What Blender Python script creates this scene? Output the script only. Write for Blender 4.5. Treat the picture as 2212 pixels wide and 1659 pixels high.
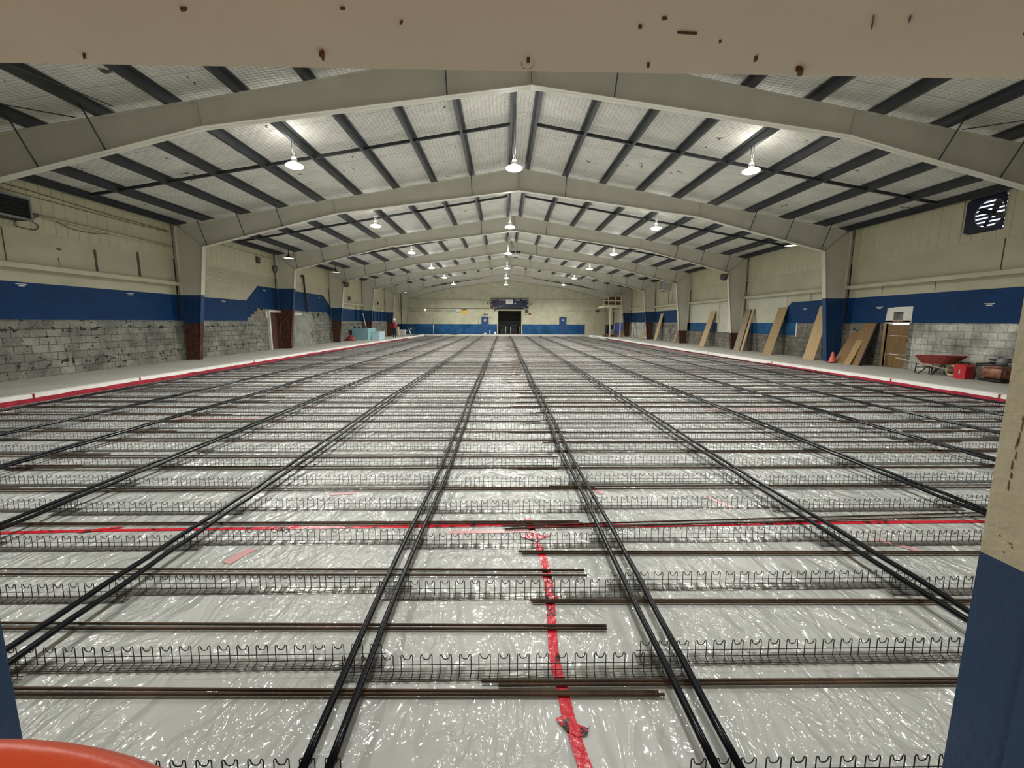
import bpy, math, random
from mathutils import Matrix, Vector
random.seed(7)
S = bpy.context.scene
for o in list(bpy.data.objects): bpy.data.objects.remove(o)
COL = S.collection
# ------------------------------------------------------------------ camera
cam = bpy.data.objects.new('camera', bpy.data.cameras.new('camera')); COL.objects.link(cam)
p_, y_, r_ = .1451, .0208, .0040
fw = Vector((math.sin(y_)*math.cos(p_), math.cos(y_)*math.cos(p_), -math.sin(p_)))
rt = Vector((math.cos(y_), -math.sin(y_), 0)); up = rt.cross(fw)
rt2 = rt*math.cos(r_) + up*math.sin(r_); up2 = -rt*math.sin(r_) + up*math.cos(r_)
M = Matrix((rt2, up2, -fw)).transposed().to_4x4(); M.translation = (0, 0, 1.61)
cam.matrix_world = M
cam.data.sensor_width = 36; cam.data.lens = 920.1/2212*36
cam.data.clip_start = .02; cam.data.clip_end = 300
S.camera = cam
S.view_settings.view_transform = 'Standard'; S.view_settings.look = 'None'
S.view_settings.gamma = 1; S.view_settings.exposure = 0.0
S.view_settings.use_curve_mapping = False
W = bpy.data.worlds.new('world'); S.world = W; W.use_nodes = True
W.node_tree.nodes['Background'].inputs[0].default_value = (.72, .82, 1, 1)
W.node_tree.nodes['Background'].inputs[1].default_value = 2.2
LAMP_W = 330.0
LAMP_COL = (1.0, .975, .92)
UPLIGHT_W = 26.0
# ------------------------------------------------------------------ numbers of the place (metres)
C = .55                      # ridge line
FS = 6.853
FY = [9.293 + FS*(k-1) for k in range(8)]     # frames, the last one at the end wall
ZS = .16                     # side slab
XL, XR = C-12.4, C+12.4      # wall faces
YE = 50.41                   # end wall
YN = 1.10                    # near wall, hall side
def ztop(dx): return 7.02 - .169*abs(dx)
PUR = [-.3, .3] + [s*(1.67+1.365*k) for s in (-1, 1) for k in range(8)]
def curbL(Y): return -9.33 + .011*Y
def curbR(Y): return 10.36 - .016*Y
YF = 47.6                    # far end of the rink
ORD = ['first','second','third','fourth','fifth','sixth','seventh','eighth','ninth','tenth','eleventh','twelfth','thirteenth','fourteenth','fifteenth','sixteenth','seventeenth','eighteenth','nineteenth','twentieth','21st','22nd','23rd','24th','25th','26th','27th','28th','29th','30th','31st','32nd','33rd','34th','35th','36th','37th','38th','39th','40th','41st','42nd','43rd','44th','45th','46th']
# ------------------------------------------------------------------ materials
MATS = {}
def nt(m): return m.node_tree.nodes, m.node_tree.links
def mat(name, col, rough=.6, metal=0, noise=0, nscale=8, bump=0, bscale=40, emit=0, spec=.5, coat=0):
    m = bpy.data.materials.new(name); m.use_nodes = True; N, L = nt(m)
    b = N['Principled BSDF']; b.inputs['Roughness'].default_value = rough; b.inputs['Metallic'].default_value = metal
    b.inputs['Base Color'].default_value = (*col, 1); b.inputs['Specular IOR Level'].default_value = spec
    b.inputs['Coat Weight'].default_value = coat
    tc = N.new('ShaderNodeTexCoord')
    if noise:
        n = N.new('ShaderNodeTexNoise'); n.inputs['Scale'].default_value = nscale; n.inputs['Detail'].default_value = 6
        L.new(tc.outputs['Object'], n.inputs['Vector'])
        mr = N.new('ShaderNodeMapRange'); mr.inputs[1].default_value = .3; mr.inputs[2].default_value = .7
        mr.inputs[3].default_value = 1-noise; mr.inputs[4].default_value = 1+noise
        L.new(n.outputs['Fac'], mr.inputs[0])
        mx = N.new('ShaderNodeMix'); mx.data_type = 'RGBA'; mx.blend_type = 'MULTIPLY'; mx.inputs[0].default_value = 1
        mx.inputs[6].default_value = (*col, 1); L.new(mr.outputs[0], mx.inputs[7]); L.new(mx.outputs[2], b.inputs['Base Color'])
    if bump:
        n = N.new('ShaderNodeTexNoise'); n.inputs['Scale'].default_value = bscale; n.inputs['Detail'].default_value = 4
        L.new(tc.outputs['Object'], n.inputs['Vector'])
        bp = N.new('ShaderNodeBump'); bp.inputs['Strength'].default_value = bump; bp.inputs['Distance'].default_value = .02
        L.new(n.outputs['Fac'], bp.inputs['Height']); L.new(bp.outputs['Normal'], b.inputs['Normal'])
    if emit:
        b.inputs['Emission Color'].default_value = (*col, 1); b.inputs['Emission Strength'].default_value = emit
    MATS[name] = m; return m
def mth(N, L, op, a, b=None):
    n = N.new('ShaderNodeMath'); n.operation = op
    for i, v in enumerate((a, b)):
        if v is None: continue
        if isinstance(v, (int, float)): n.inputs[i].default_value = v
        else: L.new(v, n.inputs[i])
    return n.outputs[0]
def mixc(N, L, fac, a, b, blend='MIX'):
    n = N.new('ShaderNodeMix'); n.data_type = 'RGBA'; n.blend_type = blend
    if isinstance(fac, (int, float)): n.inputs[0].default_value = fac
    else: L.new(fac, n.inputs[0])
    for i, v in ((6, a), (7, b)):
        if isinstance(v, tuple): n.inputs[i].default_value = (*v, 1)
        else: L.new(v, n.inputs[i])
    return n.outputs[2]
def ramp(N, L, v, a, b, lo=0, hi=1):
    n = N.new('ShaderNodeMapRange'); n.inputs[1].default_value = a; n.inputs[2].default_value = b
    n.inputs[3].default_value = lo; n.inputs[4].default_value = hi; L.new(v, n.inputs[0]); return n.outputs[0]
def noise(N, L, vec, scale, detail=5, typ=None, dist=0, rough=.5):
    n = N.new('ShaderNodeTexNoise'); n.inputs['Scale'].default_value = scale; n.inputs['Detail'].default_value = detail
    n.inputs['Distortion'].default_value = dist; n.inputs['Roughness'].default_value = rough
    if typ: n.noise_type = typ
    L.new(vec, n.inputs['Vector']); return n.outputs['Fac']
def block_mat(name, col1, col2, mortar, axis='Y', chips=.0, stain=.3, bump=.5, msize=.012, rough=.85, spec=.5):
    m = bpy.data.materials.new(name); m.use_nodes = True; N, L = nt(m); b = N['Principled BSDF']
    b.inputs['Roughness'].default_value = rough; b.inputs['Specular IOR Level'].default_value = spec if rough > .6 else .22
    g = N.new('ShaderNodeNewGeometry'); sp = N.new('ShaderNodeSeparateXYZ'); L.new(g.outputs['Position'], sp.inputs[0])
    cb = N.new('ShaderNodeCombineXYZ'); L.new(sp.outputs[axis], cb.inputs[0]); L.new(mth(N, L, 'SUBTRACT', sp.outputs['Z'], .16), cb.inputs[1])
    br = N.new('ShaderNodeTexBrick'); L.new(cb.outputs[0], br.inputs['Vector'])
    br.inputs['Scale'].default_value = 1; br.inputs['Brick Width'].default_value = .406; br.inputs['Row Height'].default_value = .203
    br.inputs['Mortar Size'].default_value = msize; br.inputs['Mortar Smooth'].default_value = .3; br.inputs['Bias'].default_value = -.1
    br.inputs['Color1'].default_value = (*col1, 1); br.inputs['Color2'].default_value = (*col2, 1); br.inputs['Mortar'].default_value = (*mortar, 1)
    n1 = noise(N, L, g.outputs['Position'], 1.6, 8)
    n2 = noise(N, L, g.outputs['Position'], 14, 6)
    c = mixc(N, L, 1, br.outputs['Color'], ramp(N, L, n1, .3, .7, 1-stain, 1+stain*.5), 'MULTIPLY')
    c = mixc(N, L, 1, c, ramp(N, L, n2, .3, .7, .8, 1.15), 'MULTIPLY')
    if chips:
        # glue blobs and broken chips left on the blocks, mostly in two bands
        mp = N.new('ShaderNodeMapping'); mp.inputs['Scale'].default_value = (1, 1, 2.2); L.new(g.outputs['Position'], mp.inputs[0])
        mpv = N.new('ShaderNodeMapping'); mpv.inputs['Scale'].default_value = (1, 2.4, .7); L.new(g.outputs['Position'], mpv.inputs[0])
        n3 = mth(N, L, 'MAXIMUM', noise(N, L, mp.outputs[0], 5.5, 4, dist=.5), mth(N, L, 'SUBTRACT', noise(N, L, mpv.outputs[0], 5, 4, dist=.4), .03))
        band = mth(N, L, 'ADD', ramp(N, L, mth(N, L, 'ABSOLUTE', mth(N, L, 'SUBTRACT', sp.outputs['Z'], 1.38)), .03, .1, 1, 0),
                   ramp(N, L, mth(N, L, 'ABSOLUTE', mth(N, L, 'SUBTRACT', sp.outputs['Z'], .5)), .02, .16, .85, 0))
        thr = ramp(N, L, mth(N, L, 'ADD', n3, mth(N, L, 'MULTIPLY', band, .075)), .69-chips*.03, .70-chips*.03)
        c = mixc(N, L, thr, c, (.02, .018, .015))
    L.new(c, b.inputs['Base Color'])
    bp = N.new('ShaderNodeBump'); bp.inputs['Strength'].default_value = bump; bp.inputs['Distance'].default_value = .02
    L.new(mth(N, L, 'ADD', mth(N, L, 'MULTIPLY', br.outputs['Fac'], -1), mth(N, L, 'MULTIPLY', n2, .5)), bp.inputs['Height']); L.new(bp.outputs['Normal'], b.inputs['Normal'])
    MATS[name] = m; return m
BEI = (.47, .445, .31)
mat('cream_paint', BEI, .5, noise=.10, nscale=1.5)
mat('cream_metal', (.49, .46, .31), .28, noise=.05, nscale=2)
mat('cream_board', (.46, .435, .31), .6, noise=.10, nscale=1.1)
mat('pale_board', (.52, .52, .42), .6, noise=.10, nscale=1.5)
mat('white_paint', (.68, .68, .62), .5, noise=.08, nscale=3)
mat('frame_paint', (.58, .56, .47), .42, noise=.07, nscale=1.2, bump=.05, bscale=6)
mat('frame_blue', (.012, .05, .14), .38, noise=.12, nscale=2)
mat('door_jamb_cream', (.58, .54, .38), .45, noise=.12, nscale=2, bump=.25, bscale=30)
mat('door_jamb_blue', (.022, .058, .145), .33, noise=.10, nscale=2, bump=.15, bscale=40)
mat('primer_red', (.085, .030, .020), .65, noise=.6, nscale=6)
mat('purlin_steel', (.030, .034, .038), .42, noise=.25, nscale=2)
mat('strap_steel', (.03, .035, .04), .5)
mat('wire', (.022, .022, .023), .5, metal=.2)
mat('galv', (.25, .248, .23), .30, metal=.5, noise=.2, nscale=6, bump=.4, bscale=10)
mat('black_pipe', (.003, .004, .006), .25, spec=.2)
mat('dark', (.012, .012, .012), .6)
mat('black_rubber', (.02, .02, .02), .75)
mat('lamp_grey', (.55, .55, .53), .4, metal=.4)
mat('lamp_lens', (1, .98, .9), .4, emit=14)
mat('dome_lens', (1, .97, .85), .4, emit=2.2)
mat('dome_shade', (.05, .02, .015), .4)
mat('white_foam', (.74, .73, .69), .3, noise=.1, nscale=6, bump=.4, bscale=12)
mat('blue_foam', (.23, .42, .46), .6, noise=.15, nscale=5, bump=.2)
mat('blue_foam_light', (.42, .58, .62), .45, noise=.2, nscale=7, bump=.5, bscale=9)
mat('red_plastic', (.45, .02, .03), .4)
mat('cone_orange', (.75, .13, .11), .5)
mat('barrow_red', (.24, .032, .026), .5, noise=.3, nscale=9)
mat('wood_handle', (.36, .32, .24), .7, noise=.2, nscale=20)
mat('tyre_cream', (.50, .43, .25), .7)
mat('drum_orange', (.58, .078, .032), .38, noise=.08, nscale=5, bump=.06, bscale=60)
mat('sign_yellow', (.75, .42, .02), .5)
mat('white', (.8, .8, .8), .5)
mat('navy', (.006, .007, .03), .4)
mat('door_blue', (.012, .055, .16), .45, noise=.2, nscale=4)
mat('tarp_blue', (.05, .07, .30), .5, noise=.3, nscale=4)
mat('skin', (.45, .26, .18), .6)
mat('brown_junk', (.22, .12, .07), .7, noise=.4, nscale=10)
mat('tank_orange', (.24, .10, .06), .5, noise=.7, nscale=9)
mat('grey_plastic', (.20, .20, .21), .5)
mat('render_grey', (.27, .28, .25), .9, noise=.25, nscale=3)
mat('dirt', (.10, .085, .06), .9, noise=.4, nscale=4)
def wood(name, c1, c2):
    m = bpy.data.materials.new(name); m.use_nodes = True; N, L = nt(m); b = N['Principled BSDF']; b.inputs['Roughness'].default_value = .7
    tc = N.new('ShaderNodeTexCoord'); mp = N.new('ShaderNodeMapping'); mp.inputs['Scale'].default_value = (14, 10, .9)
    L.new(tc.outputs['Object'], mp.inputs[0]); n = noise(N, L, mp.outputs[0], 2.2, 6, dist=.6)
    L.new(mixc(N, L, ramp(N, L, n, .3, .7), c1, c2), b.inputs['Base Color']); MATS[name] = m
wood('pine_ply', (.50, .36, .19), (.36, .24, .12)); wood('tan_ply', (.38, .27, .13), (.26, .17, .08))
wood('grey_ply', (.33, .28, .20), (.22, .18, .12)); wood('osb', (.23, .14, .055), (.15, .085, .03)); wood('osb_new', (.42, .28, .11), (.25, .16, .06))
block_mat('raw_block', (.27, .27, .235), (.17, .175, .155), (.10, .10, .085), chips=1.3, stain=.45)
block_mat('raw_block_dark', (.22, .205, .165), (.155, .145, .12), (.10, .095, .08), chips=.6, stain=.4)
block_mat('raw_block_white', (.54, .54, .48), (.42, .42, .37), (.30, .30, .26), chips=0, stain=.65)
block_mat('brown_block', (.32, .26, .19), (.25, .20, .15), (.15, .12, .09), chips=0)
block_mat('blue_block', (.002, .034, .118), (.002, .038, .128), (.0015, .028, .098), stain=.15, bump=.3, msize=.008, rough=.5)
block_mat('blue_block_light', (.014, .09, .22), (.018, .10, .23), (.012, .075, .19), stain=.4, bump=.2, msize=.006, rough=.5)
block_mat('cream_block', (.46, .43, .31), (.47, .44, .32), (.42, .39, .27), stain=.12, bump=.12, msize=.008, rough=.5)
block_mat('cream_block_end', (.50, .49, .36), (.52, .51, .38), (.47, .46, .33), axis='X', stain=.14, bump=.15, msize=.006, rough=.6)
block_mat('blue_block_end', (.014, .085, .22), (.018, .10, .25), (.012, .07, .19), axis='X', stain=.5, bump=.2, msize=.006, rough=.5)
# roof insulation behind wire mesh
def m_insul():
    m = bpy.data.materials.new('insulation'); m.use_nodes = True; N, L = nt(m); b = N['Principled BSDF']; b.inputs['Roughness'].default_value = .6
    g = N.new('ShaderNodeNewGeometry'); sp = N.new('ShaderNodeSeparateXYZ'); L.new(g.outputs['Position'], sp.inputs[0])
    wob = mth(N, L, 'MULTIPLY', noise(N, L, g.outputs['Position'], 1.5, 3), .12)
    def lines(v, per, w):
        f = mth(N, L, 'FRACT', mth(N, L, 'DIVIDE', mth(N, L, 'ADD', v, wob), per))
        return mth(N, L, 'LESS_THAN', f, w/per), f
    lx, fx = lines(sp.outputs['X'], .10, .011); ly, fy = lines(sp.outputs['Y'], .075, .011)
    seam, _ = lines(sp.outputs['Y'], 1.25, .03)
    line = mth(N, L, 'MAXIMUM', lx, ly)
    n1 = noise(N, L, g.outputs['Position'], 2.2, 6)
    base = mixc(N, L, ramp(N, L, n1, .3, .7), (.50, .485, .43), (.62, .60, .54))
    c = mixc(N, L, mth(N, L, 'MULTIPLY', line, .62), base, (.14, .13, .12))
    c = mixc(N, L, mth(N, L, 'MULTIPLY', seam, .4), c, (.15, .14, .12))
    n2 = noise(N, L, g.outputs['Position'], 2.6, 3, dist=1.2)
    tear = ramp(N, L, n2, .70, .71)
    c = mixc(N, L, tear, c, (.07, .05, .035))
    L.new(c, b.inputs['Base Color'])
    bp = N.new('ShaderNodeBump'); bp.inputs['Strength'].default_value = .5; bp.inputs['Distance'].default_value = .02
    px = mth(N, L, 'MULTIPLY', mth(N, L, 'ABSOLUTE', mth(N, L, 'SUBTRACT', fx, .5)), -1); py = mth(N, L, 'MULTIPLY', mth(N, L, 'ABSOLUTE', mth(N, L, 'SUBTRACT', fy, .5)), -1)
    L.new(mth(N, L, 'ADD', mth(N, L, 'ADD', px, py), mth(N, L, 'MULTIPLY', n1, 2)), bp.inputs['Height']); L.new(bp.outputs['Normal'], b.inputs['Normal'])
    MATS['insulation'] = m
m_insul()
def m_sheet():
    m = bpy.data.materials.new('plastic_film'); m.use_nodes = True; N, L = nt(m); b = N['Principled BSDF']
    g = N.new('ShaderNodeNewGeometry'); P = g.outputs['Position']
    n0 = noise(N, L, P, .9, 5); n1 = noise(N, L, P, 5, 5)
    c = mixc(N, L, ramp(N, L, n0, .35, .65), (.47, .49, .475), (.55, .57, .56))
    c = mixc(N, L, ramp(N, L, n1, .62, .75, 0, .25), c, (.40, .40, .36))
    L.new(c, b.inputs['Base Color']); b.inputs['Roughness'].default_value = .45; b.inputs['Specular IOR Level'].default_value = .3
    mp = N.new('ShaderNodeMapping'); mp.inputs['Rotation'].default_value = (0, 0, .55); mp.inputs['Scale'].default_value = (1, .42, 1); L.new(P, mp.inputs[0])
    mp2 = N.new('ShaderNodeMapping'); mp2.inputs['Rotation'].default_value = (0, 0, -.7); mp2.inputs['Scale'].default_value = (1, .5, 1); L.new(P, mp2.inputs[0])
    def crease(vec, sc, dist, det=2):
        return mth(N, L, 'ABSOLUTE', mth(N, L, 'SUBTRACT', noise(N, L, vec, sc, det, None, dist), .5))
    msk = ramp(N, L, noise(N, L, P, 1.3, 3), .40, .58)
    msk2 = ramp(N, L, noise(N, L, P, .8, 2), .40, .54)
    def fold(vec, sc, dist, w_, amp, det=2):
        f_ = ramp(N, L, crease(vec, sc, dist, det), 0, w_, 1, 0)
        return mth(N, L, 'MULTIPLY', f_, amp)
    h = mth(N, L, 'MULTIPLY', crease(mp.outputs[0], 1.6, .5), .12)
    h = mth(N, L, 'ADD', h, mth(N, L, 'MULTIPLY', crease(mp2.outputs[0], 4.2, .8), .10))
    h = mth(N, L, 'ADD', h, mth(N, L, 'MULTIPLY', fold(mp.outputs[0], 1.9, .6, .030, .016, 3), msk2))
    h = mth(N, L, 'ADD', h, mth(N, L, 'MULTIPLY', fold(mp2.outputs[0], 4.0, .9, .06, .014, 3), msk))
    h = mth(N, L, 'ADD', h, mth(N, L, 'MULTIPLY', fold(P, 7.0, 1.2, .08, .006), msk))
    h = mth(N, L, 'ADD', h, mth(N, L, 'MULTIPLY', mth(N, L, 'MULTIPLY', crease(mp2.outputs[0], 24, .6), msk), .011))
    bp = N.new('ShaderNodeBump'); bp.inputs['Strength'].default_value = 1; bp.inputs['Distance'].default_value = 1.0
    L.new(h, bp.inputs['Height'])
    b.inputs['Coat Weight'].default_value = 1; b.inputs['Coat Roughness'].default_value = .105; b.inputs['Coat IOR'].default_value = 1.7
    L.new(bp.outputs['Normal'], b.inputs['Coat Normal'])
    bp2 = N.new('ShaderNodeBump'); bp2.inputs['Strength'].default_value = .25; bp2.inputs['Distance'].default_value = 1.0
    L.new(h, bp2.inputs['Height']); L.new(bp2.outputs['Normal'], b.inputs['Normal'])
    MATS['plastic_film'] = m
m_sheet()
def m_conc():
    m = bpy.data.materials.new('concrete'); m.use_nodes = True; N, L = nt(m); b = N['Principled BSDF']; b.inputs['Roughness'].default_value = .75
    g = N.new('ShaderNodeNewGeometry'); P = g.outputs['Position']
    n0 = noise(N, L, P, .7, 8); n1 = noise(N, L, P, 18, 5)
    c = mixc(N, L, ramp(N, L, n0, .3, .7), (.31, .305, .27), (.39, .385, .345))
    c = mixc(N, L, 1, c, ramp(N, L, n1, .3, .7, .88, 1.1), 'MULTIPLY'); L.new(c, b.inputs['Base Color']); MATS['concrete'] = m
m_conc()
def m_rust():
    m = bpy.data.materials.new('rebar_rust'); m.use_nodes = True; N, L = nt(m); b = N['Principled BSDF']; b.inputs['Roughness'].default_value = .75
    g = N.new('ShaderNodeNewGeometry'); P = g.outputs['Position']; n0 = noise(N, L, P, 3.5, 6)
    L.new(mixc(N, L, ramp(N, L, n0, .35, .65), (.035, .021, .015), (.10, .055, .028)), b.inputs['Base Color'])
    sp = N.new('ShaderNodeSeparateXYZ'); L.new(P, sp.inputs[0])
    w = mth(N, L, 'SINE', mth(N, L, 'MULTIPLY', sp.outputs['X'], 480))
    bp = N.new('ShaderNodeBump'); bp.inputs['Strength'].default_value = .3; bp.inputs['Distance'].default_value = .003
    L.new(w, bp.inputs['Height']); L.new(bp.outputs['Normal'], b.inputs['Normal']); MATS['rebar_rust'] = m
m_rust()
def m_tape():
    m = bpy.data.materials.new('red_tape'); m.use_nodes = True; N, L = nt(m); b = N['Principled BSDF']; b.inputs['Roughness'].default_value = .25
    g = N.new('ShaderNodeNewGeometry'); P = g.outputs['Position']; v = N.new('ShaderNodeTexVoronoi'); v.inputs['Scale'].default_value = 11; L.new(P, v.inputs['Vector'])
    d = ramp(N, L, v.outputs['Distance'], .30, .34)
    n = noise(N, L, P, 60, 2); d = mth(N, L, 'MAXIMUM', d, mth(N, L, 'GREATER_THAN', n, .58))
    L.new(mixc(N, L, d, (.03, .005, .005), (.62, .012, .03)), b.inputs['Base Color'])
    bp = N.new('ShaderNodeBump'); bp.inputs['Strength'].default_value = .4; bp.inputs['Distance'].default_value = .01
    L.new(noise(N, L, P, 25, 3), bp.inputs['Height']); L.new(bp.outputs['Normal'], b.inputs['Normal']); MATS['red_tape'] = m
m_tape()
mat('faded_red', (.62, .33, .34), .35)
mat('plain_red', (.30, .012, .03), .4, noise=.4, nscale=7)
mat('lintel_paint', (.74, .66, .52), .55, noise=.06, nscale=2, bump=.12, bscale=8)
mat('rust_mark', (.13, .05, .02), .8, noise=.5, nscale=60)
mat('dark_mark', (.13, .10, .07), .9)
# ------------------------------------------------------------------ mesh helpers
class MB:
    def __init__(s): s.v = []; s.f = []; s.m = []; s.sm = []
    def add(s, vs, fs, mi=0, smooth=False):
        o = len(s.v); s.v += [tuple(v) for v in vs]; s.f += [tuple(i+o for i in f) for f in fs]
        s.m += [mi]*len(fs); s.sm += [smooth]*len(fs); return s
    def box(s, x0, x1, y0, y1, z0, z1, mi=0):
        vs = [(x, y, z) for x in (x0, x1) for y in (y0, y1) for z in (z0, z1)]
        return s.add(vs, [(0,1,3,2),(4,6,7,5),(0,4,5,1),(2,3,7,6),(0,2,6,4),(1,5,7,3)], mi)
    def prism(s, pts, axis, a, b, mi=0):
        """extrude a polygon (2-D points) along axis from a to b"""
        def P(p, t):
            return {'x': (t, p[0], p[1]), 'y': (p[0], t, p[1]), 'z': (p[0], p[1], t)}[axis]
        n = len(pts); vs = [P(p, a) for p in pts]+[P(p, b) for p in pts]
        fs = [tuple(range(n)), tuple(range(2*n-1, n-1, -1))]+[(i, (i+1) % n, (i+1) % n+n, i+n) for i in range(n)]
        return s.add(vs, fs, mi)
    def tube(s, path, r, n=8, mi=0, closed=False, caps=True, smooth=True):
        P = [Vector(p) for p in path]; k = len(P); R = r if isinstance(r, (list, tuple)) else [r]*k
        vs = []; ref = None
        for i in range(k):
            t = (P[(i+1) % k]-P[i-1]) if closed else (P[min(i+1, k-1)]-P[max(i-1, 0)])
            t.normalize()
            if ref is None:
                ref = Vector((0, 0, 1)) if abs(t.z) < .9 else Vector((1, 0, 0))
            u = ref-t*ref.dot(t)
            if u.length < 1e-4: u = Vector((1, 0, 0))-t*t.x
            u.normalize(); w = t.cross(u); ref = u
            for j in range(n):
                a = 2*math.pi*j/n; vs.append(P[i]+(u*math.cos(a)+w*math.sin(a))*R[i])
        fs = []
        for i in range(k if closed else k-1):
            i2 = (i+1) % k
            for j in range(n): fs.append((i*n+j, i*n+(j+1) % n, i2*n+(j+1) % n, i2*n+j))
        if caps and not closed: fs += [tuple(range(n-1, -1, -1)), tuple(range((k-1)*n, k*n))]
        return s.add(vs, fs, mi, smooth)
    def lathe(s, prof, c=(0, 0, 0), n=24, mi=0, axis='z', smooth=True):
        """profile of (radius, height)"""
        vs = []; k = len(prof)
        for r, h in prof:
            for j in range(n):
                a = 2*math.pi*j/n; x, y = r*math.cos(a), r*math.sin(a)
                v = {'z': (x, y, h), 'y': (x, h, y), 'x': (h, x, y)}[axis]
                vs.append((c[0]+v[0], c[1]+v[1], c[2]+v[2]))
        fs = [(i*n+j, i*n+(j+1) % n, (i+1)*n+(j+1) % n, (i+1)*n+j) for i in range(k-1) for j in range(n)]
        fs += [tuple(range(n-1, -1, -1)), tuple(range((k-1)*n, k*n))]
        return s.add(vs, fs, mi, smooth)
    def mesh(s, name, mats):
        me = bpy.data.meshes.new(name); me.from_pydata(s.v, [], s.f)
        for m in (mats if isinstance(mats, (list, tuple)) else [mats]): me.materials.append(MATS[m])
        me.polygons.foreach_set('material_index', s.m); me.polygons.foreach_set('use_smooth', s.sm)
        me.update(); return me
    def build(s, name, mats, parent=None, loc=None):
        o = bpy.data.objects.new(name, s.mesh(name, mats)); COL.objects.link(o)
        if parent is not None: o.parent = parent
        if loc is not None: o.location = loc
        return o
def tag(o, label=None, cat=None, group=None, kind=None):
    if label: o['label'] = label
    if cat: o['category'] = cat
    if group: o['group'] = group
    if kind: o['kind'] = kind
    return o
def empty(name, loc, label, cat, group=None, rz=0):
    o = bpy.data.objects.new(name, None); COL.objects.link(o); o.location = loc; o.rotation_euler.z = rz
    o.empty_display_size = .1
    return tag(o, label, cat, group)
def copy_tree(o, parent=None):
    c = o.copy(); COL.objects.link(c)
    if parent is not None: c.parent = parent
    for ch in list(o.children): copy_tree(ch, c)
    return c
def link(name, me, parent=None, loc=None):
    o = bpy.data.objects.new(name, me); COL.objects.link(o)
    if parent is not None: o.parent = parent
    if loc is not None: o.location = loc
    return o
# ------------------------------------------------------------------ floor, walls, ceiling
f = MB()
def strip(ya, yb, xa0, xa1, xb0, xb1, z, mi, zb):
    f.add([(xa0, ya, z), (xa1, ya, z), (xb1, yb, z), (xb0, yb, z), (xa0, ya, zb), (xa1, ya, zb), (xb1, yb, zb), (xb0, yb, zb)],
          [(0,1,2,3),(7,6,5,4),(0,4,5,1),(1,5,6,2),(2,6,7,3),(3,7,4,0)], mi)
strip(YN-.02, YF, XL-.2, curbL(YN), XL-.2, curbL(YF), ZS, 0, -.25)
strip(YN-.02, YF, curbR(YN), XR+.2, curbR(YF), XR+.2, ZS, 0, -.25)
strip(YF, YE+2.4, XL-.2, XR+.2, XL-.2, XR+.2, ZS, 0, -.25)
strip(-2.6, YN-.02, XL-.2, XR+.2, XL-.2, XR+.2, ZS, 0, -.25)
strip(YN-.02, YF, curbL(YN), curbR(YN), curbL(YF), curbR(YF), -.02, 0, -.25)
f.build('floor', 'concrete')['kind'] = 'structure'
s = MB(); 
s.add([(curbL(YN), YN-.02, 0), (curbR(YN), YN-.02, 0), (curbR(YF), YF, 0), (curbL(YF), YF, 0),
       (curbL(YN), YN-.02, -.015), (curbR(YN), YN-.02, -.015), (curbR(YF), YF, -.015), (curbL(YF), YF, -.015)],
      [(0,1,2,3),(7,6,5,4),(0,4,5,1),(1,5,6,2),(2,6,7,3),(3,7,4,0)])
tag(s.build('plastic_sheet', 'plastic_film'), 'wrinkled clear plastic sheeting over white boards covering the whole sunken rink floor', 'plastic sheet')
def wall_grid(mb, axis, face, out, a0, a1, z0, z1, holes, mi=0):
    """solid wall along Y (axis 'x') or X (axis 'y') with rectangular holes (a0,a1,z0,z1)"""
    A = sorted({a0, a1} | {h[0] for h in holes} | {h[1] for h in holes}); Z = sorted({z0, z1} | {h[2] for h in holes} | {h[3] for h in holes})
    lo, hi = min(face, out), max(face, out)
    for i in range(len(A)-1):
        for j in range(len(Z)-1):
            ca, cz = (A[i]+A[i+1])/2, (Z[j]+Z[j+1])/2
            if any(h[0] < ca < h[1] and h[2] < cz < h[3] for h in holes): continue
            if axis == 'x': mb.box(lo, hi, A[i], A[i+1], Z[j], Z[j+1], mi)
            else: mb.box(A[i], A[i+1], lo, hi, Z[j], Z[j+1], mi)
def paint(mb, axis, face, sgn, pts, mi, t=.004):
    mb.prism(pts, axis, face, face+sgn*t, mi)
def rect(a, b, c, d): return [(a, c), (b, c), (b, d), (a, d)]
ZB, ZT, ZG, ZC = 1.61, 2.53, 2.96, 3.83
# left wall ---------------------------------------------------------
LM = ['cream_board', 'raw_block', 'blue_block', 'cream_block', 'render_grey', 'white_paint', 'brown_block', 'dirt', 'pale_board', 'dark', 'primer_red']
w = MB(); wall_grid(w, 'x', XL, XL-.2, YN-.6, YE+.2, -.2, 5.25, [], 0)
Pn = lambda pts, mi, t=.004: paint(w, 'x', XL, 1, pts, mi, t)
Pn(rect(YN, 20.2, ZS, ZB), 1); Pn(rect(YN, 20.25, ZB, ZT), 2)
# second bay: paint line climbs, raw blocks step up to the door head
Pn([(20.25, ZB), (21.35, ZB), (21.35, 3.28), (21.24, 3.28), (20.25, 2.56)], 2)
Pn(rect(20.2, 30.4, ZS, ZB), 1)
for i in range(4): Pn(rect(20.2+.28*i, 21.5, ZB+.0+.15*i, ZB+.15*(i+1)), 6 if i > 0 else 1, .008)
Pn(rect(21.35, 28.8, 2.2, 3.28), 2); Pn(rect(21.35, 28.8, ZB, 2.2), 1)
Pn(rect(21.3, 24.1, 2.13, 2.2), 6, .008)
Pn([(28.8, ZB), (30.4, ZB), (30.4, 2.5), (30.0, 2.5), (28.8, 3.28)], 2)
for i in range(4): Pn(rect(28.8, 30.2-.35*i, ZB+.15*i, ZB+.15*(i+1)), 1, .008)
Pn([(24.5, ZS), (27.1, ZS), (26.6, .9), (27.3, 1.4), (26.9, 2.0), (25.9, 2.1), (24.6, 2.12)], 4, .009)
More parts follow.
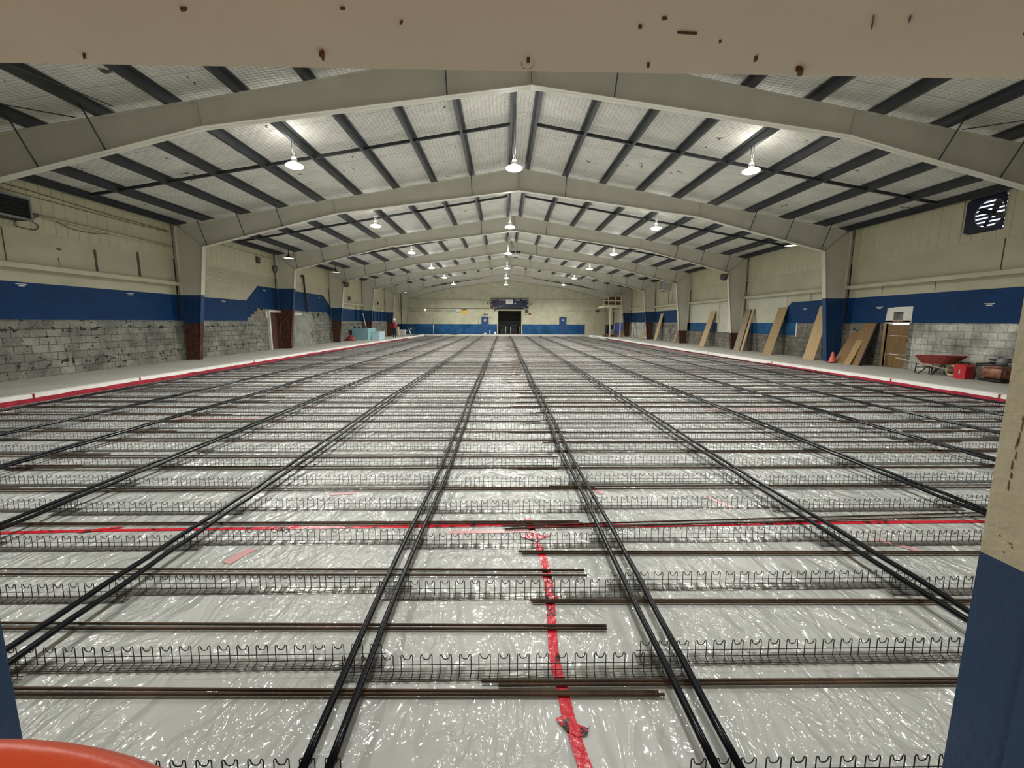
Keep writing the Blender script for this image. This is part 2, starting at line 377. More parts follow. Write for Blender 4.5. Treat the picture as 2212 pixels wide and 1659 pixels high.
Pn(rect(24.02, 24.3, 1.0, 2.13), 5, .012); Pn(rect(24.02, 24.3, ZS, 1.0), 2, .012)
Pn(rect(24.75, 25.6, 1.93, 2.08), 5, .012); Pn(rect(27.75, 28.05, 1.88, 2.12), 9, .012)
Pn(rect(30.4, 43.4, ZS, ZB), 1); Pn(rect(30.4, 43.9, ZB, ZT), 2)
Pn(rect(43.9, YE, ZS, 1.32), 2)
Pn([(16.2, ZT), (20.25, 2.56), (21.24, 3.28), (28.8, 3.28), (30.0, 2.5), (30.0, 3.8), (16.2, 3.8)], 3)
# seams and torn brown strips between wall boards
for (a, za, zb_, wd) in ((10.72, ZG, ZC, .02), (13.02, 3.02, 3.63, .07), (14.5, 3.03, 4.12, .09), (11.95, 3.05, 3.25, .015), (12.0, 3.45, 3.5, .12), (8.2, ZG, ZC, .02), (33.3, ZG, ZC, .02), (40, ZG, ZC, .02)):
    Pn(rect(a-wd/2, a+wd/2, za, zb_), 7, .010)
for (a, z) in ((10.95, 2.47), (14.03, 2.44), (18.6, 2.42), (21.8, 3.1), (24.6, 3.12), (28.2, 3.1)):
    Pn(rect(a-.13, a+.13, z, z+.018), 5, .012); Pn(rect(a-.07, a+.07, z-.045, z-.02), 5, .012)
for k in range(1, 7): Pn(rect(FY[k]-.13, FY[k]-.08, ZB, 5.0), 9, .016)  # dark strips painted for the shaded gap between column and wall
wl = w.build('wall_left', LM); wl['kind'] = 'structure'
# right wall --------------------------------------------------------
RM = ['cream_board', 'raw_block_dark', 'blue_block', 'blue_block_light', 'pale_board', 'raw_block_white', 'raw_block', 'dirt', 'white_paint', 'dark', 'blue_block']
w = MB()
wall_grid(w, 'x', XR, XR+.2, YN-.6, YE+.2, -.2, 5.25, [(11.25, 12.2, 4.05, 4.98), (34.5, 35.35, 4.05, 4.85), (13.46, 14.26, ZS, 1.62), (13.7, 14.05, 1.72, 1.98)], 0)
Pn = lambda pts, mi, t=.004: paint(w, 'x', XR, -1, pts, mi, t)
Pn(rect(YN, 13.3, ZS, ZB), 5); Pn(rect(13.3, 13.46, ZS, ZB), 6); Pn(rect(14.26, 18.75, ZS, ZB), 1)
Pn(rect(YN, 13.4, ZB, ZT), 2); Pn(rect(14.32, 19.2, ZB, ZT), 2); Pn(rect(13.4, 14.32, 2.12, ZT), 2)
Pn([(19.2, ZB), (19.6, ZB), (19.6, 2.2), (19.2, 2.52)], 2)
Pn([(13.4, ZB), (13.7, ZB), (13.7, 2.14), (13.4, 2.14)], 8, .01); Pn([(14.05, ZB), (14.34, ZB), (14.3, 2.02), (14.24, 2.12), (14.05, 2.13)], 8, .01)
Pn(rect(13.7, 14.05, 1.98, 2.14), 8, .01)
Pn(rect(18.75, 29.6, ZS, 1.06), 1); Pn(rect(18.75, 23.4, 1.06, ZB), 3); Pn(rect(19.6, 24.3, ZB, ZG), 4)
Pn(rect(18.69, 18.76, 1.0, 1.62), 8, .006)
Pn(rect(25.65, 30.2, 1.04, 1.6), 3); Pn(rect(23.4, 25.65, 1.06, ZG), 4); Pn(rect(25.65, 30.2, 1.6, ZG), 4)
Pn(rect(25.55, 25.72, 1.06, 3.0), 0, .02); Pn(rect(24.35, 24.55, 1.06, 2.0), 8, .02)
Pn(rect(29.6, 37, ZS, ZB), 6); Pn(rect(37, 44.4, ZS, ZB), 5); Pn(rect(30.2, 46.2, ZB, ZT), 2)
Pn(rect(44.4, 46.2, ZS, ZB), 2)
for (a, za, zb_, wd) in ((11.15, ZG, ZC, .025), (14.6, 2.56, 2.94, .012), (12.8, 2.56, 2.94, .012), (7.5, ZG, ZC, .02), (18.0, 2.56, 2.94, .012), (33, ZG, ZC, .03)):
    Pn(rect(a-wd/2, a+wd/2, za, zb_), 7, .010)
for (a, z) in ((11.27, 2.13), (14.63, 2.15), (18.3, 2.2)):
    Pn(rect(a-.13, a+.13, z, z+.018), 8, .012); Pn(rect(a-.07, a+.07, z-.045, z-.02), 8, .012)
for k in range(1, 7): Pn(rect(FY[k]-.13, FY[k]-.08, ZB, 5.0), 9, .016)  # same painted shade line beside each right column
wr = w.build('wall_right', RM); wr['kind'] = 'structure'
# ribbed metal cladding along the eaves, both sides (real ribs)
def cladding(side, parent, cuts):
    face = XL if side < 0 else XR; mb = MB(); d = -side
    y = YN
    prof = [(0, .0), (.20, .0), (.215, .012), (.28, .014), (.295, 0)]
    ys = []
    while y < YE-.3:
        for a, h in prof: ys.append((y+a, h))
        y += .305
    ys = [q for q in ys if q[0] < YE]
    for i in range(len(ys)-1):
        (a, ha), (b, hb) = ys[i], ys[i+1]
        if b-a < 1e-4: continue
        x0, x1 = face+d*(.012+ha), face+d*(.012+hb); mid = (a+b)/2
        segs = [(ZC, 5.15)]
        for c in cuts:
            if c[0] < mid < c[1]: segs = [(ZC, c[2]), (c[3], 5.15)]
        for z0, z1 in segs:
            if z1-z0 < .02: continue
            mb.add([(x0, a, z0), (x1, b, z0), (x1, b, z1), (x0, a, z1)], [(0,1,2,3) if side < 0 else (3,2,1,0)])
    mb.box(face, face+d*.03, YN, YE, ZC-.035, ZC)
    return mb.build('metal_cladding', 'cream_metal', parent)
cladding(-1, wl, []); cladding(1, wr, [(11.23, 12.22, 4.04, 5.0), (34.5, 35.35, 4.05, 4.85)])
# end wall with the dark doorway -----------------------------------
w = MB(); wall_grid(w, 'y', YE, YE+.25, XL-.2, XR+.2, -.2, 5.3, [(-.6, 2.11, ZS, 2.89)], 0)
w.prism([(XL-.2, 5.3), (XR+.2, 5.3), (C, 7.4)], 'y', YE, YE+.25, 0)
Pn = lambda pts, mi, t=.004: paint(w, 'y', YE, -1, pts, mi, t)
Pn(rect(XL, -.6, ZS, 1.32), 1); Pn(rect(2.11, 9.6, ZS, 1.32), 1); Pn(rect(12.05, XR, ZS, 1.32), 3)
Pn(rect(-.72, -.6, ZS, 3.0), 2, .03); Pn(rect(2.11, 2.23, ZS, 3.0), 2, .03); Pn(rect(-.6, 2.11, 2.89, 3.0), 2, .03)
Pn(rect(XL, -1.6, 3.10, 3.14), 4, .05); Pn(rect(XL, -5.4, 2.82, 2.835), 4, .03); Pn(rect(XL, -2, 4.17, 4.19), 4, .01); Pn(rect(3.2, XR, 4.2, 4.22), 4, .01)
Pn(rect(-2.9, -2.87, 1.32, 2.1), 4, .03); Pn(rect(-8.2, -8.18, 1.32, 2.0), 4, .008); Pn(rect(-5.9, -5.88, 1.32, 2.0), 4, .008); Pn(rect(7.5, XR, 2.9, 2.92), 4, .008)
wf = w.build('wall_far', ['cream_block_end', 'blue_block_end', 'cream_board', 'dark', 'dirt']); wf['kind'] = 'structure'
# dark store room behind the doorway
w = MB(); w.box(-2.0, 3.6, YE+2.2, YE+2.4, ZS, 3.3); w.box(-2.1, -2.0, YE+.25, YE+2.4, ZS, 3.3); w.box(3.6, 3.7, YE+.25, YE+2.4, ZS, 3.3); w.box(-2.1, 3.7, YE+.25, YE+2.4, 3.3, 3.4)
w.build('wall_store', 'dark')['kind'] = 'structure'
# near wall with the opening the photograph looks through ---------------
OX0, OX1, OZ = -1.402, 1.364, 2.207
NB = .50
w = MB(); wall_grid(w, 'y', YN, NB, XL-.2, XR+.2, -.2, 5.3, [(OX0, OX1, ZS-.4, OZ)], 0)
w.prism([(XL-.2, 5.3), (XR+.2, 5.3), (C, 7.4)], 'y', NB, YN, 0)
wn = w.build('wall_near', ['cream_board']); wn['kind'] = 'structure'
# lining boards of that opening
for nm, xa, xb, sg in (('jamb_left', OX0-.01, OX0, 1), ('jamb_right', OX1, OX1+.01, -1)):
    mb = MB(); zb = 1.03 if sg > 0 else .972
    xf = xa if sg > 0 else xb
    xi = OX0 if sg > 0 else OX1
    mb.box(min(xi, xi+sg*.012), max(xi, xi+sg*.012), NB-.02, YN, -.05, zb, 1); mb.box(min(xi, xi+sg*.012), max(xi, xi+sg*.012), NB-.02, YN, zb, OZ, 0)
    if sg < 0:
        mb.box(xi-.026, xi-.012, NB-.02, .955, -.05, zb, 1); mb.box(xi-.026, xi-.012, NB-.02, .955, zb, OZ, 0)
    if sg < 0:
        R_ = random.Random(4); xm = xi-.013
        for i_ in range(26):
            zc_ = 1.18+.33*i_/26+R_.uniform(-.01, .01); yc_ = 1.062-.012*(i_/26)+R_.uniform(-.003, .003); hz = R_.uniform(.004, .014); wy = R_.uniform(.0006, .002)
            mb.prism([(yc_-wy, zc_-hz), (yc_+wy, zc_-hz*.6), (yc_+wy*.7, zc_+hz), (yc_-wy*.8, zc_+hz*.5)], 'x', xm, xm+.002, 2)
        for (yy, zz, a_, b_) in ((1.035, 1.03, .006, .0015), (1.03, 1.022, .002, .003), (1.045, 1.0, .002, .003), (1.06, 1.04, .002, .002)):
            mb.prism([(yy-a_, zz-b_), (yy+a_, zz-b_*.5), (yy+a_*.6, zz+b_), (yy-a_*.8, zz+b_*.6)], 'x', xm, xm+.002, 2)
    o = mb.build('trim_1' if sg > 0 else 'trim_2', ['door_jamb_cream', 'door_jamb_blue', 'dark_mark']); o['kind'] = 'structure'
mb = MB(); mb.box(OX0, OX1, NB-.02, YN, OZ-.012, OZ, 0); mb.box(OX0, OX1, NB-.03, .99, OZ-.017, OZ-.012, 0)
rr = random.Random(3)
def mark(x, y, l, wd, a, mi):
    pts = []
    for k in range(9):
        t = 2*math.pi*k/9; q = (math.cos(t)*l*rr.uniform(.45, .95), math.sin(t)*wd*rr.uniform(.25, .95)*(.45+.55*(math.cos(t) < .3)))
        pts.append((x+q[0]*math.cos(a)-q[1]*math.sin(a), y+q[0]*math.sin(a)+q[1]*math.cos(a)))
    mb.prism(pts, 'z', OZ-.0215, OZ-.0005, mi)
for args in ((-.40, 1.045, .020, .009, 1.9, 1), (.69, 1.075, .024, .009, .7, 1), (.055, 1.05, .005, .004, 0, 2), (-.60, .905, .012, .004, -.4, 2),
             (.31, .905, .007, .006, 0, 2), (.27, .93, .007, .005, .5, 2), (.45, .97, .004, .004, 0, 2), (.37, .945, .035, .0018, .05, 2),
             (-.30, .895, .006, .003, 0, 2), (.72, .91, .035, .0022, .9, 2), (.78, .895, .014, .002, .9, 2), (1.05, .93, .005, .003, .3, 2), (-.93, 1.06, .008, .003, -.4, 2), (-.2, .93, .008, .002, -.8, 2), (.33, 1.06, .005, .004, 0, 2), (.56, 1.03, .004, .007, .2, 2)):
    mark(*args)
mb.tube([(.055+.0145*math.cos(t_*.35-.6), 1.062+.019*math.sin(t_*.35-.6), OZ-.0175) for t_ in range(13)], .0007, 4, 2)
mb.build('trim_3', ['lintel_paint', 'rust_mark', 'dark_mark'])['kind'] = 'structure'
# the passage the camera stands in
mb = MB(); mb.box(-2.6, -2.5, -2.6, NB, ZS, 2.7); mb.box(2.5, 2.6, -2.6, NB, ZS, 2.7); mb.box(-2.6, 2.6, -2.7, -2.6, ZS, 2.8)
mb.build('wall_passage', 'cream_board')['kind'] = 'structure'
mb = MB(); mb.box(-2.6, 2.6, -2.7, NB, 2.6, 2.7); mb.build('ceiling_passage', 'cream_board')['kind'] = 'structure'
# roof ---------------------------------------------------------------
mb = MB()
for sg in (-1, 1):
    xs = [(C, ztop(0)+.20), (C+sg*12.7, ztop(12.7)+.20)]
    mb.prism([xs[0], xs[1], (xs[1][0], xs[1][1]+.12), (xs[0][0], xs[0][1]+.12)], 'y', NB, YE+.3, 0)
mb.build('ceiling', 'insulation')['kind'] = 'structure'
# ------------------------------------------------------------------ steel frames
def frame(k):
    Y = FY[k] - (.14 if k == 7 else 0); t = .006; fl = .095
    nm = ['behind the doorway lintel', 'nearest the doorway in view', 'second in view from the doorway', 'third in view from the doorway', 'fourth in view from the doorway', 'fifth in view from the doorway', 'sixth in view, next before the end wall', 'against the far end wall'][k]
    root = empty('portal_frame', (C, Y, ZS), 'cream painted steel portal frame, '+nm, 'steel frame', 'steel portal frames of the hall')
    zr = -ZS
    for sg in (-1, 1):
        X = lambda d: sg*d
        # column web with painted zones
        if sg < 0: zones = {2: (1.5, 2.53), 3: (2.2, 3.28), 4: (1.6, 2.5), 5: (1.6, 2.5), 6: (1.6, 2.5)}.get(k, (1.6, 2.53)) if k < 7 else (0, 1.32)
        else: zones = {2: (.0, 2.53), 3: (1.06, 1.06), 4: (1.04, 1.04), 5: (1.6, 2.53), 6: (1.6, 2.53)}.get(k, (1.6, 2.53)) if k < 7 else (0, 1.32)
        def xin(z): return 11.85+(11.35-11.85)*(z-ZS)/(4.23-ZS)
        cuts = [(ZS, zones[0], 2), (zones[0], zones[1], 1), (zones[1], 4.23, 0)]
        wm = MB(); fm = MB(); om = MB()
        for z0, z1, mi in cuts:
            if z1 <= z0: continue
            wm.prism([(X(xin(z0)), z0+zr), (X(12.28), z0+zr), (X(12.28), z1+zr), (X(xin(z1)), z1+zr)], 'y', -t, t, mi)
            fm.prism([(X(xin(z0)), z0+zr), (X(xin(z0)+.012), z0+zr), (X(xin(z1)+.012), z1+zr), (X(xin(z1)), z1+zr)], 'y', -fl, fl, mi)
            om.prism([(X(12.28), z0+zr), (X(12.295), z0+zr), (X(12.295), z1+zr), (X(12.28), z1+zr)], 'y', -fl, fl, mi)
        wm.prism([(X(11.35), 4.23+zr), (X(12.28), 4.23+zr), (X(12.28), ztop(12.28)+zr)], 'y', -t, t, 0)
        om.box(min(X(12.28), X(12.295)), max(X(12.28), X(12.295)), -fl, fl, 4.23+zr, ztop(12.28)+zr, 0)
        cm = ['frame_paint', 'frame_blue', 'primer_red']
        col = wm.build('column', cm, root); fm.build('inner_flange', cm, col); om.build('outer_flange', cm, col)
        wm = MB(); lm = MB(); um = MB(); sm_ = []
        bot = [(11.35, 4.23), (6.55, 5.41), (0, 6.258)]
        wm.prism([(X(11.35), 4.23+zr), (X(6.55), 5.41+zr), (0, 6.258+zr), (0, ztop(0)+zr), (X(12.28), ztop(12.28)+zr)], 'y', -t, t, 0)
        for (a, za), (b, zb) in zip(bot[:-1], bot[1:]):
            lm.prism([(X(a), za+zr), (X(b), zb+zr), (X(b), zb+.014+zr), (X(a), za+.014+zr)], 'y', -fl, fl, 0)
        um.prism([(0, ztop(0)+zr-.012), (X(12.28), ztop(12.28)+zr-.012), (X(12.28), ztop(12.28)+zr), (0, ztop(0)+zr)], 'y', -fl, fl, 0)
        # stiffener / splice plates
        for (x0, z0, x1, z1, w_) in ((11.35, 4.25, 12.2, ztop(12.2)-.02, .075), (6.55, 5.42, 6.62, ztop(6.6)-.01, .085), (0.012, 6.27, 0.012, 7.0, .085)):
            q_ = MB(); q_.prism([(X(x0), z0+zr), (X(x0+.012), z0+zr), (X(x1+.012), z1+zr), (X(x1), z1+zr)], 'y', -w_, w_, 0); sm_.append(q_)
        raf = wm.build('rafter', 'frame_paint', root); lm.build('bottom_flange', 'frame_paint', raf); um.build('top_flange', 'frame_paint', raf); [q_.build('stiffener', 'frame_paint', raf) for q_ in sm_]
        if k not in (7,):
            for d in (11.2, 9.83, 8.47, 1.67):
                zz = 4.23+(11.35-d)*.2458 if d > 6.55 else 5.41+(6.55-d)*.1295
                b = MB(); b.tube([(X(d), -.5, ztop(d)+zr+.02), (X(d), -.07, zz+zr+.03)], .014, 5)
                b.build('flange_brace', 'strap_steel', root)
    return root
for k in range(8): frame(k)
# purlins, bay by bay
baynames = ['the bay nearest the doorway', 'the second bay', 'the third bay', 'the fourth bay', 'the fifth bay', 'the sixth bay', 'the farthest bay']
def zsec(L_, sg):
    mb = MB(); t = .004
    mb.box(-t, t, 0, L_, 0, .2)
    mb.box(min(0, sg*.075), max(0, sg*.075), 0, L_, 0, 2*t); mb.box(min(0, -sg*.075), max(0, -sg*.075), 0, L_, .2-2*t, .2)
    mb.box(sg*.075-t/2, sg*.075+t/2, 0, L_, 0, .02)
    return mb
zm = {}
for b in range(7):
    y0 = YN if b == 0 else FY[b]; y1 = FY[b+1] if b < 6 else YE
    for dx in PUR:
        sg = -1 if dx < 0 else 1
        key = (round(y1-y0, 3), sg)
        if key not in zm: zm[key] = zsec(y1-y0, sg).mesh('purlin', 'purlin_steel')
        o = link('purlin', zm[key], None, (C+dx, y0, ztop(dx)-.012))
        idx = 0 if abs(dx) < 1 else int(round((abs(dx)-1.67)/1.365))+1
        side = 'left' if dx < 0 else 'right'
        tag(o, 'dark steel roof purlin in %s, %s %s of the ridge' % (baynames[b], ORD[idx], side), 'purlin', 'roof purlins')
    for sg in (-1, 1):
        mb = MB(); mb.box(min(0, sg*.09), max(0, sg*.09), 0, y1-y0, 0, .012); mb.box(sg*.09-.006, sg*.09+.006, 0, y1-y0, 0, .19); mb.box(min(0, sg*.09), max(0, sg*.09), 0, y1-y0, .18, .19)
        o = mb.build('eave_strut', 'purlin_steel', None, (C+sg*12.12, y0, ztop(12.2)-.01))
        tag(o, 'grey steel eave strut atop the %s wall in %s' % ('left' if sg < 0 else 'right', baynames[b]), 'eave strut', 'eave struts')
        # bridging channel across the purlins in the middle of the bay
        ym = (FY[b]+FY[b+1])/2
        mb = MB(); a0, a1 = .36, 12.05
        mb.prism([(sg*a0, -.169*a0+.03), (sg*a1, -.169*a1+.03), (sg*a1, -.169*a1+.12), (sg*a0, -.169*a0+.12)], 'y', -.004, .004)
        mb.prism([(sg*a0, -.169*a0+.03), (sg*a1, -.169*a1+.03), (sg*a1, -.169*a1+.036), (sg*a0, -.169*a0+.036)], 'y', -.03, .03)
        o = mb.build('purlin_bridging', 'strap_steel', None, (C, ym, 7.02))
        tag(o, 'dark steel bridging bar across the %s roof purlins in %s' % ('left' if sg < 0 else 'right', baynames[b]), 'bridging bar', 'bridging bars under the roof')
# tie rods in the first bay
for (a, b_, nm) in (((-8.9, 3.2, 5.45), (-7.4, 8.9, 5.62), 'left, steep'), ((-11.55, 5.3, 4.95), (-8.3, 9.1, 5.5), 'left, low'), ((9.1, 3.6, 5.55), (8.75, 9.1, 5.6), 'right, steep'), ((12.6, 5.3, 4.95), (9.3, 9.1, 5.5), 'right, low')):
    mb = MB(); mb.tube([a, b_], .010, 6)
    tag(mb.build('brace_rod', 'strap_steel'), 'thin steel brace rod under the roof in the bay nearest the doorway, '+nm, 'brace rod', 'roof brace rods')
# wall girts
for sg in (-1, 1):
    for b in range(7):
        if sg < 0 and b in (2, 3): continue
        y0 = (YN if b == 0 else FY[b]+.1); y1 = FY[b+1]-.12 if b < 6 else YE-.02
        fx = XL if sg < 0 else XR
        mb = MB(); X0, X1 = (fx, fx+.19) if sg < 0 else (fx-.19, fx)
        mb.box(X0, X1, y0, y1, ZG+.0, ZG+.01); mb.box(X0, X1, y0, y1, ZG-.11, ZG-.10)
        xw = X1 if sg < 0 else X0
        mb.box(xw-.005, xw+.005, y0, y1, ZG-.11, ZG+.01)
        o = mb.build('wall_girt', 'cream_paint')
        tag(o, 'cream horizontal steel girt on the %s wall in %s' % ('left' if sg < 0 else 'right', baynames[b]), 'wall girt', 'wall girts')
# ------------------------------------------------------------------ lamps
def make_high_bay():
    r = empty('high_bay_lamp', (0, 0, 0), 'x', 'lamp')
    m = MB(); m.lathe([(.02, .20), (.055, .195), (.075, .12), (.075, .06), (.17, .045), (.19, .02), (.19, -.012), (.175, -.02)], n=28); m.build('housing', 'lamp_grey', r)
    m = MB(); m.lathe([(.01, -.055), (.09, -.052), (.16, -.042), (.205, -.018), (.21, .0), (.19, .02), (.01, .02)], n=28); m.build('lens', 'lamp_lens', r)
    m = MB(); m.tube([(0, 0, .19), (.03, 0, .25), (0, 0, .31), (-.03, 0, .25), (0, 0, .19)], .006, 6); m.build('hook', 'lamp_grey', r)
    return r
hb = make_high_bay(); hbs = [hb]+[copy_tree(hb) for _ in range(20)]
rod_me = {}
for li, (X, nm) in enumerate(((C-5.765, 'left'), (C-.3+.02, 'centre'), (C+5.765, 'right'))):
    for k in range(-1, 6):
        Y = FY[k+1]+2.12; z = 5.44 if k <= 0 else 5.46
        o = hbs.pop()
        o.location = (X, Y, z)
        tag(o, ('lit round high bay lamp in the %s line, %s in view from the doorway' % (nm, ORD[k]) if k >= 0 else 'lit round high bay lamp in the %s line, above the doorway bay' % nm), 'lamp', 'high bay lamps')
        zt = ztop(X-C)-.012-z
        for sx in (-.035, .035):
            mb = MB(); mb.tube([(sx, 0, .23), (sx, 0, zt)], .008, 6); mb.build('suspension_rod', 'strap_steel', o)
        L = bpy.data.lights.new('lamp_light', 'AREA'); L.shape = 'DISK'; L.size = .34; L.spread = math.radians(150); L.energy = LAMP_W*(1 if k >= 0 else .33); L.color = LAMP_COL
        lo = bpy.data.objects.new('lamp_light', L); COL.objects.link(lo); lo.parent = o; lo.location = (0, 0, -.056)
        L = bpy.data.lights.new('lamp_glow', 'POINT'); L.shadow_soft_size = .12; L.energy = UPLIGHT_W*(1 if k >= 0 else 1.6); L.color = LAMP_COL
        lo = bpy.data.objects.new('lamp_glow', L); COL.objects.link(lo); lo.parent = o; lo.location = (0, 0, .34)
def make_dome():
    r = empty('dome_lamp', (0, 0, 0), 'x', 'lamp')
    m = MB(); m.lathe([(.035, .22), (.05, .12), (.12, .08), (.24, .0), (.235, -.004), (.10, .05), (.02, .06)], n=24); m.build('shade', 'dome_shade', r)
    m = MB(); m.lathe([(.02, -.012), (.15, -.012), (.225, .0), (.2, .01), (.02, .03)], n=24); m.build('lens', 'dome_lens', r)
    return r
dm = make_dome(); dms = [dm]+[copy_tree(dm) for _ in range(4)]
for (X, Y, z, nm) in ((C-11.225, 22.1, 4.70, 'left side, nearer one'), (C-11.225, 28.1, 4.69, 'left side, farther one'), (C-11.225, 47.2, 4.7, 'left side near the end wall'), (C+11.225, 17.85, 4.74, 'right side, nearer one'), (C+11.225, 31.2, 4.74, 'right side, farther one')):
    o = dms.pop(); o.location = (X, Y, z)
    tag(o, 'dim dome lamp with rust brown shade by the eave, '+nm, 'lamp', 'dome lamps by the eaves')
    mb = MB(); mb.tube([(0, 0, .2), (0, 0, ztop(11.2)-.012-z)], .02, 8); mb.build('stem', 'dome_shade', o)
# ------------------------------------------------------------------ rink: pipe supports, pipes, bars
UP = .0889
def section_meshes(n, low=False):
    """n wire loops; returns loops, rails, plate"""
    seg = 3 if low else 5; r = .0014 if low else .0022; half = .0265
    a = MB()
    for i in range(n):
        x = (i-(n-1)/2)*UP
        pts = [(x-half-.004, -.036, .006)] if not low else []
        pts += [(x-half, -.002, .012), (x-half, 0, .094)]
        if not low: pts += [(x-half+.003, 0, .0995), (x-half+.008, 0, .0995)]
        else: pts += [(x-half+.006, 0, .100)]
        for q in ((-.0165, .092), (-.0145, .085), (-.009, .0785), (0, .0762), (.009, .0785), (.0145, .085), (.0165, .092)) if not low else ((-.012, .084), (.012, .084)):
            pts.append((x+q[0], 0, q[1]))
        if not low: pts += [(x+half-.008, 0, .0995), (x+half-.003, 0, .0995)]
        else: pts += [(x+half-.006, 0, .100)]
        pts += [(x+half, 0, .094), (x+half, -.002, .012)]
        if not low: pts += [(x+half-.004, -.036, .006)]
        a.tube(pts, r, seg, caps=False)
    L2 = n*UP/2
    b = []
    for (y, z) in ((0.003, .047), (.003, .014), (-.036, .008)):
        m = MB(); m.tube([(-L2, y, z), (L2, y, z)], .0012 if low else .0019, 3 if low else 6, caps=False); b.append(m)
    p = MB(); N_ = max(2, n)
    for i in range(N_):
        x0 = -L2+2*L2*i/N_; x1 = -L2+2*L2*(i+1)/N_; xm = (x0+x1)/2; w0 = .036; 
        if low:
            p.box(x0, x1, -.040, .036, .001, .003) if i == 0 else None
            if i == 0: p.v = []; p.f = []; p.m = []; p.sm = []; p.box(-L2, L2, -.040, .036, .001, .003); break
        p.add([(x0, -.036, .002), (xm, -.042, .004), (x1, -.036, .002), (x1, .034, .002), (xm, .034, .0045), (x0, .034, .002)], [(0,1,4,5), (1,2,3,4)])
    return a, b, p
PX = [-8.45, -6.69, -5.22, -3.69, -2.25, -.635, .75, 2.42, 3.92, 5.54, 6.95, 8.38, 9.62]
rows = [1.19] + [1.757+.566*k for k in range(81)]
rows = [r for r in rows if r < YF-.35]
SX = []
edges = [None]+PX+[None]
for i in range(len(edges)-1):
    a, b = edges[i], edges[i+1]
    if a is None: a = -9.05
    if b is None: b = 10.0
    if i == 0: a0, b0 = a, b+.09
    elif i == len(edges)-2: a0, b0 = a-.09, b
    else: a0, b0 = a-.10, b+.10
    n = int(round((b0-a0)/UP)); SX.append(((a0+b0)/2, n, .07 if i % 2 == 1 else 0))
cache = {}; protos = {}
def sec(n):
    if n not in cache:
        a, b, p = section_meshes(n)
        cache[n] = (a.mesh('wire_loops', 'wire'), [q.mesh('rail_wire', 'wire') for q in b], p.mesh('base_plate', 'galv'))
    return cache[n]
cand = []
for ri, Y in enumerate(rows):
    for si, (X, n, st) in enumerate(SX):
        x0 = X-n*UP/2
        if X-n*UP/2 < curbL(Y)+.02: continue
        if X+n*UP/2 > curbR(Y)-.02: continue
        cand.append((ri, si, X, Y+st+(.012 if ri == 0 and X > 0 else .035 if ri == 0 else 0), n))
def inview(X, Y, m=1.25): return abs(X)/max(Y, .01) < m+1.0/max(Y, .5)
vis = [c for c in cand if inview(c[2], c[3])]
vis.sort(key=lambda c: (c[2]**2+c[3]**2))
near = vis[:300]; far = vis[300:]
sidew = ['beside the left curb'] + ['%s strip from the left curb' % ORD[i] for i in range(1, 13)] + ['beside the right curb']
for (ri, si, X, Y, n) in near:
    me = sec(n)
    o = link('pipe_support', me[0], None, (X+random.uniform(-.012, .012), Y, 0))
    tag(o, 'wire pipe support, %s row from the doorway, %s' % (ORD[ri], sidew[si]), 'pipe support', 'wire pipe supports on the rink floor')
    for q in me[1]: link('rail_wire', q, o)
    link('base_plate', me[2], o)
mbf = MB()
for (ri, si, X, Y, n) in far:
    a, b, p = cache.setdefault(('l', n), section_meshes(n, True))
    for part, mi in ((a, 0), (b[0], 0), (b[1], 0), (p, 1)):
        mbf.add([(v[0]+X, v[1]+Y, v[2]) for v in part.v], part.f, mi)
tag(mbf.build('pipe_supports', ['wire', 'galv']), 'distant mass of wire pipe supports on the far part of the rink floor', 'pipe supports', None, 'stuff')
# pipes
pn = ['pair nearest the left curb'] + ['%s pair from the left curb' % ORD[i] for i in range(1, 12)] + ['pair nearest the right curb']
for i, x in enumerate(PX):
    ph = random.uniform(0, 6)
    for j, (dx, side) in enumerate(((-UP/2, 'left'), (UP/2, 'right'))):
        pts = []; Y = YN+.02; q = random.uniform(-.004, .004); sh = random.uniform(0, 6)
        while Y < YF-.25:
            xx = x+dx+.014*math.sin(Y*.9+ph)+.012*math.sin(Y*.37+ph*2)+.006*math.sin(Y*2.1+sh)
            pts.append((xx, Y, .098+.004*math.sin(Y*11.1+sh))); Y += .3 if Y < 12 else .9
        mb = MB(); mb.tube(pts, .0158, 10)
        tag(mb.build('plastic_pipe', 'black_pipe'), 'long black plastic pipe, %s pipe of the %s' % (side, pn[i]), 'pipe', 'black pipes laid along the rink')
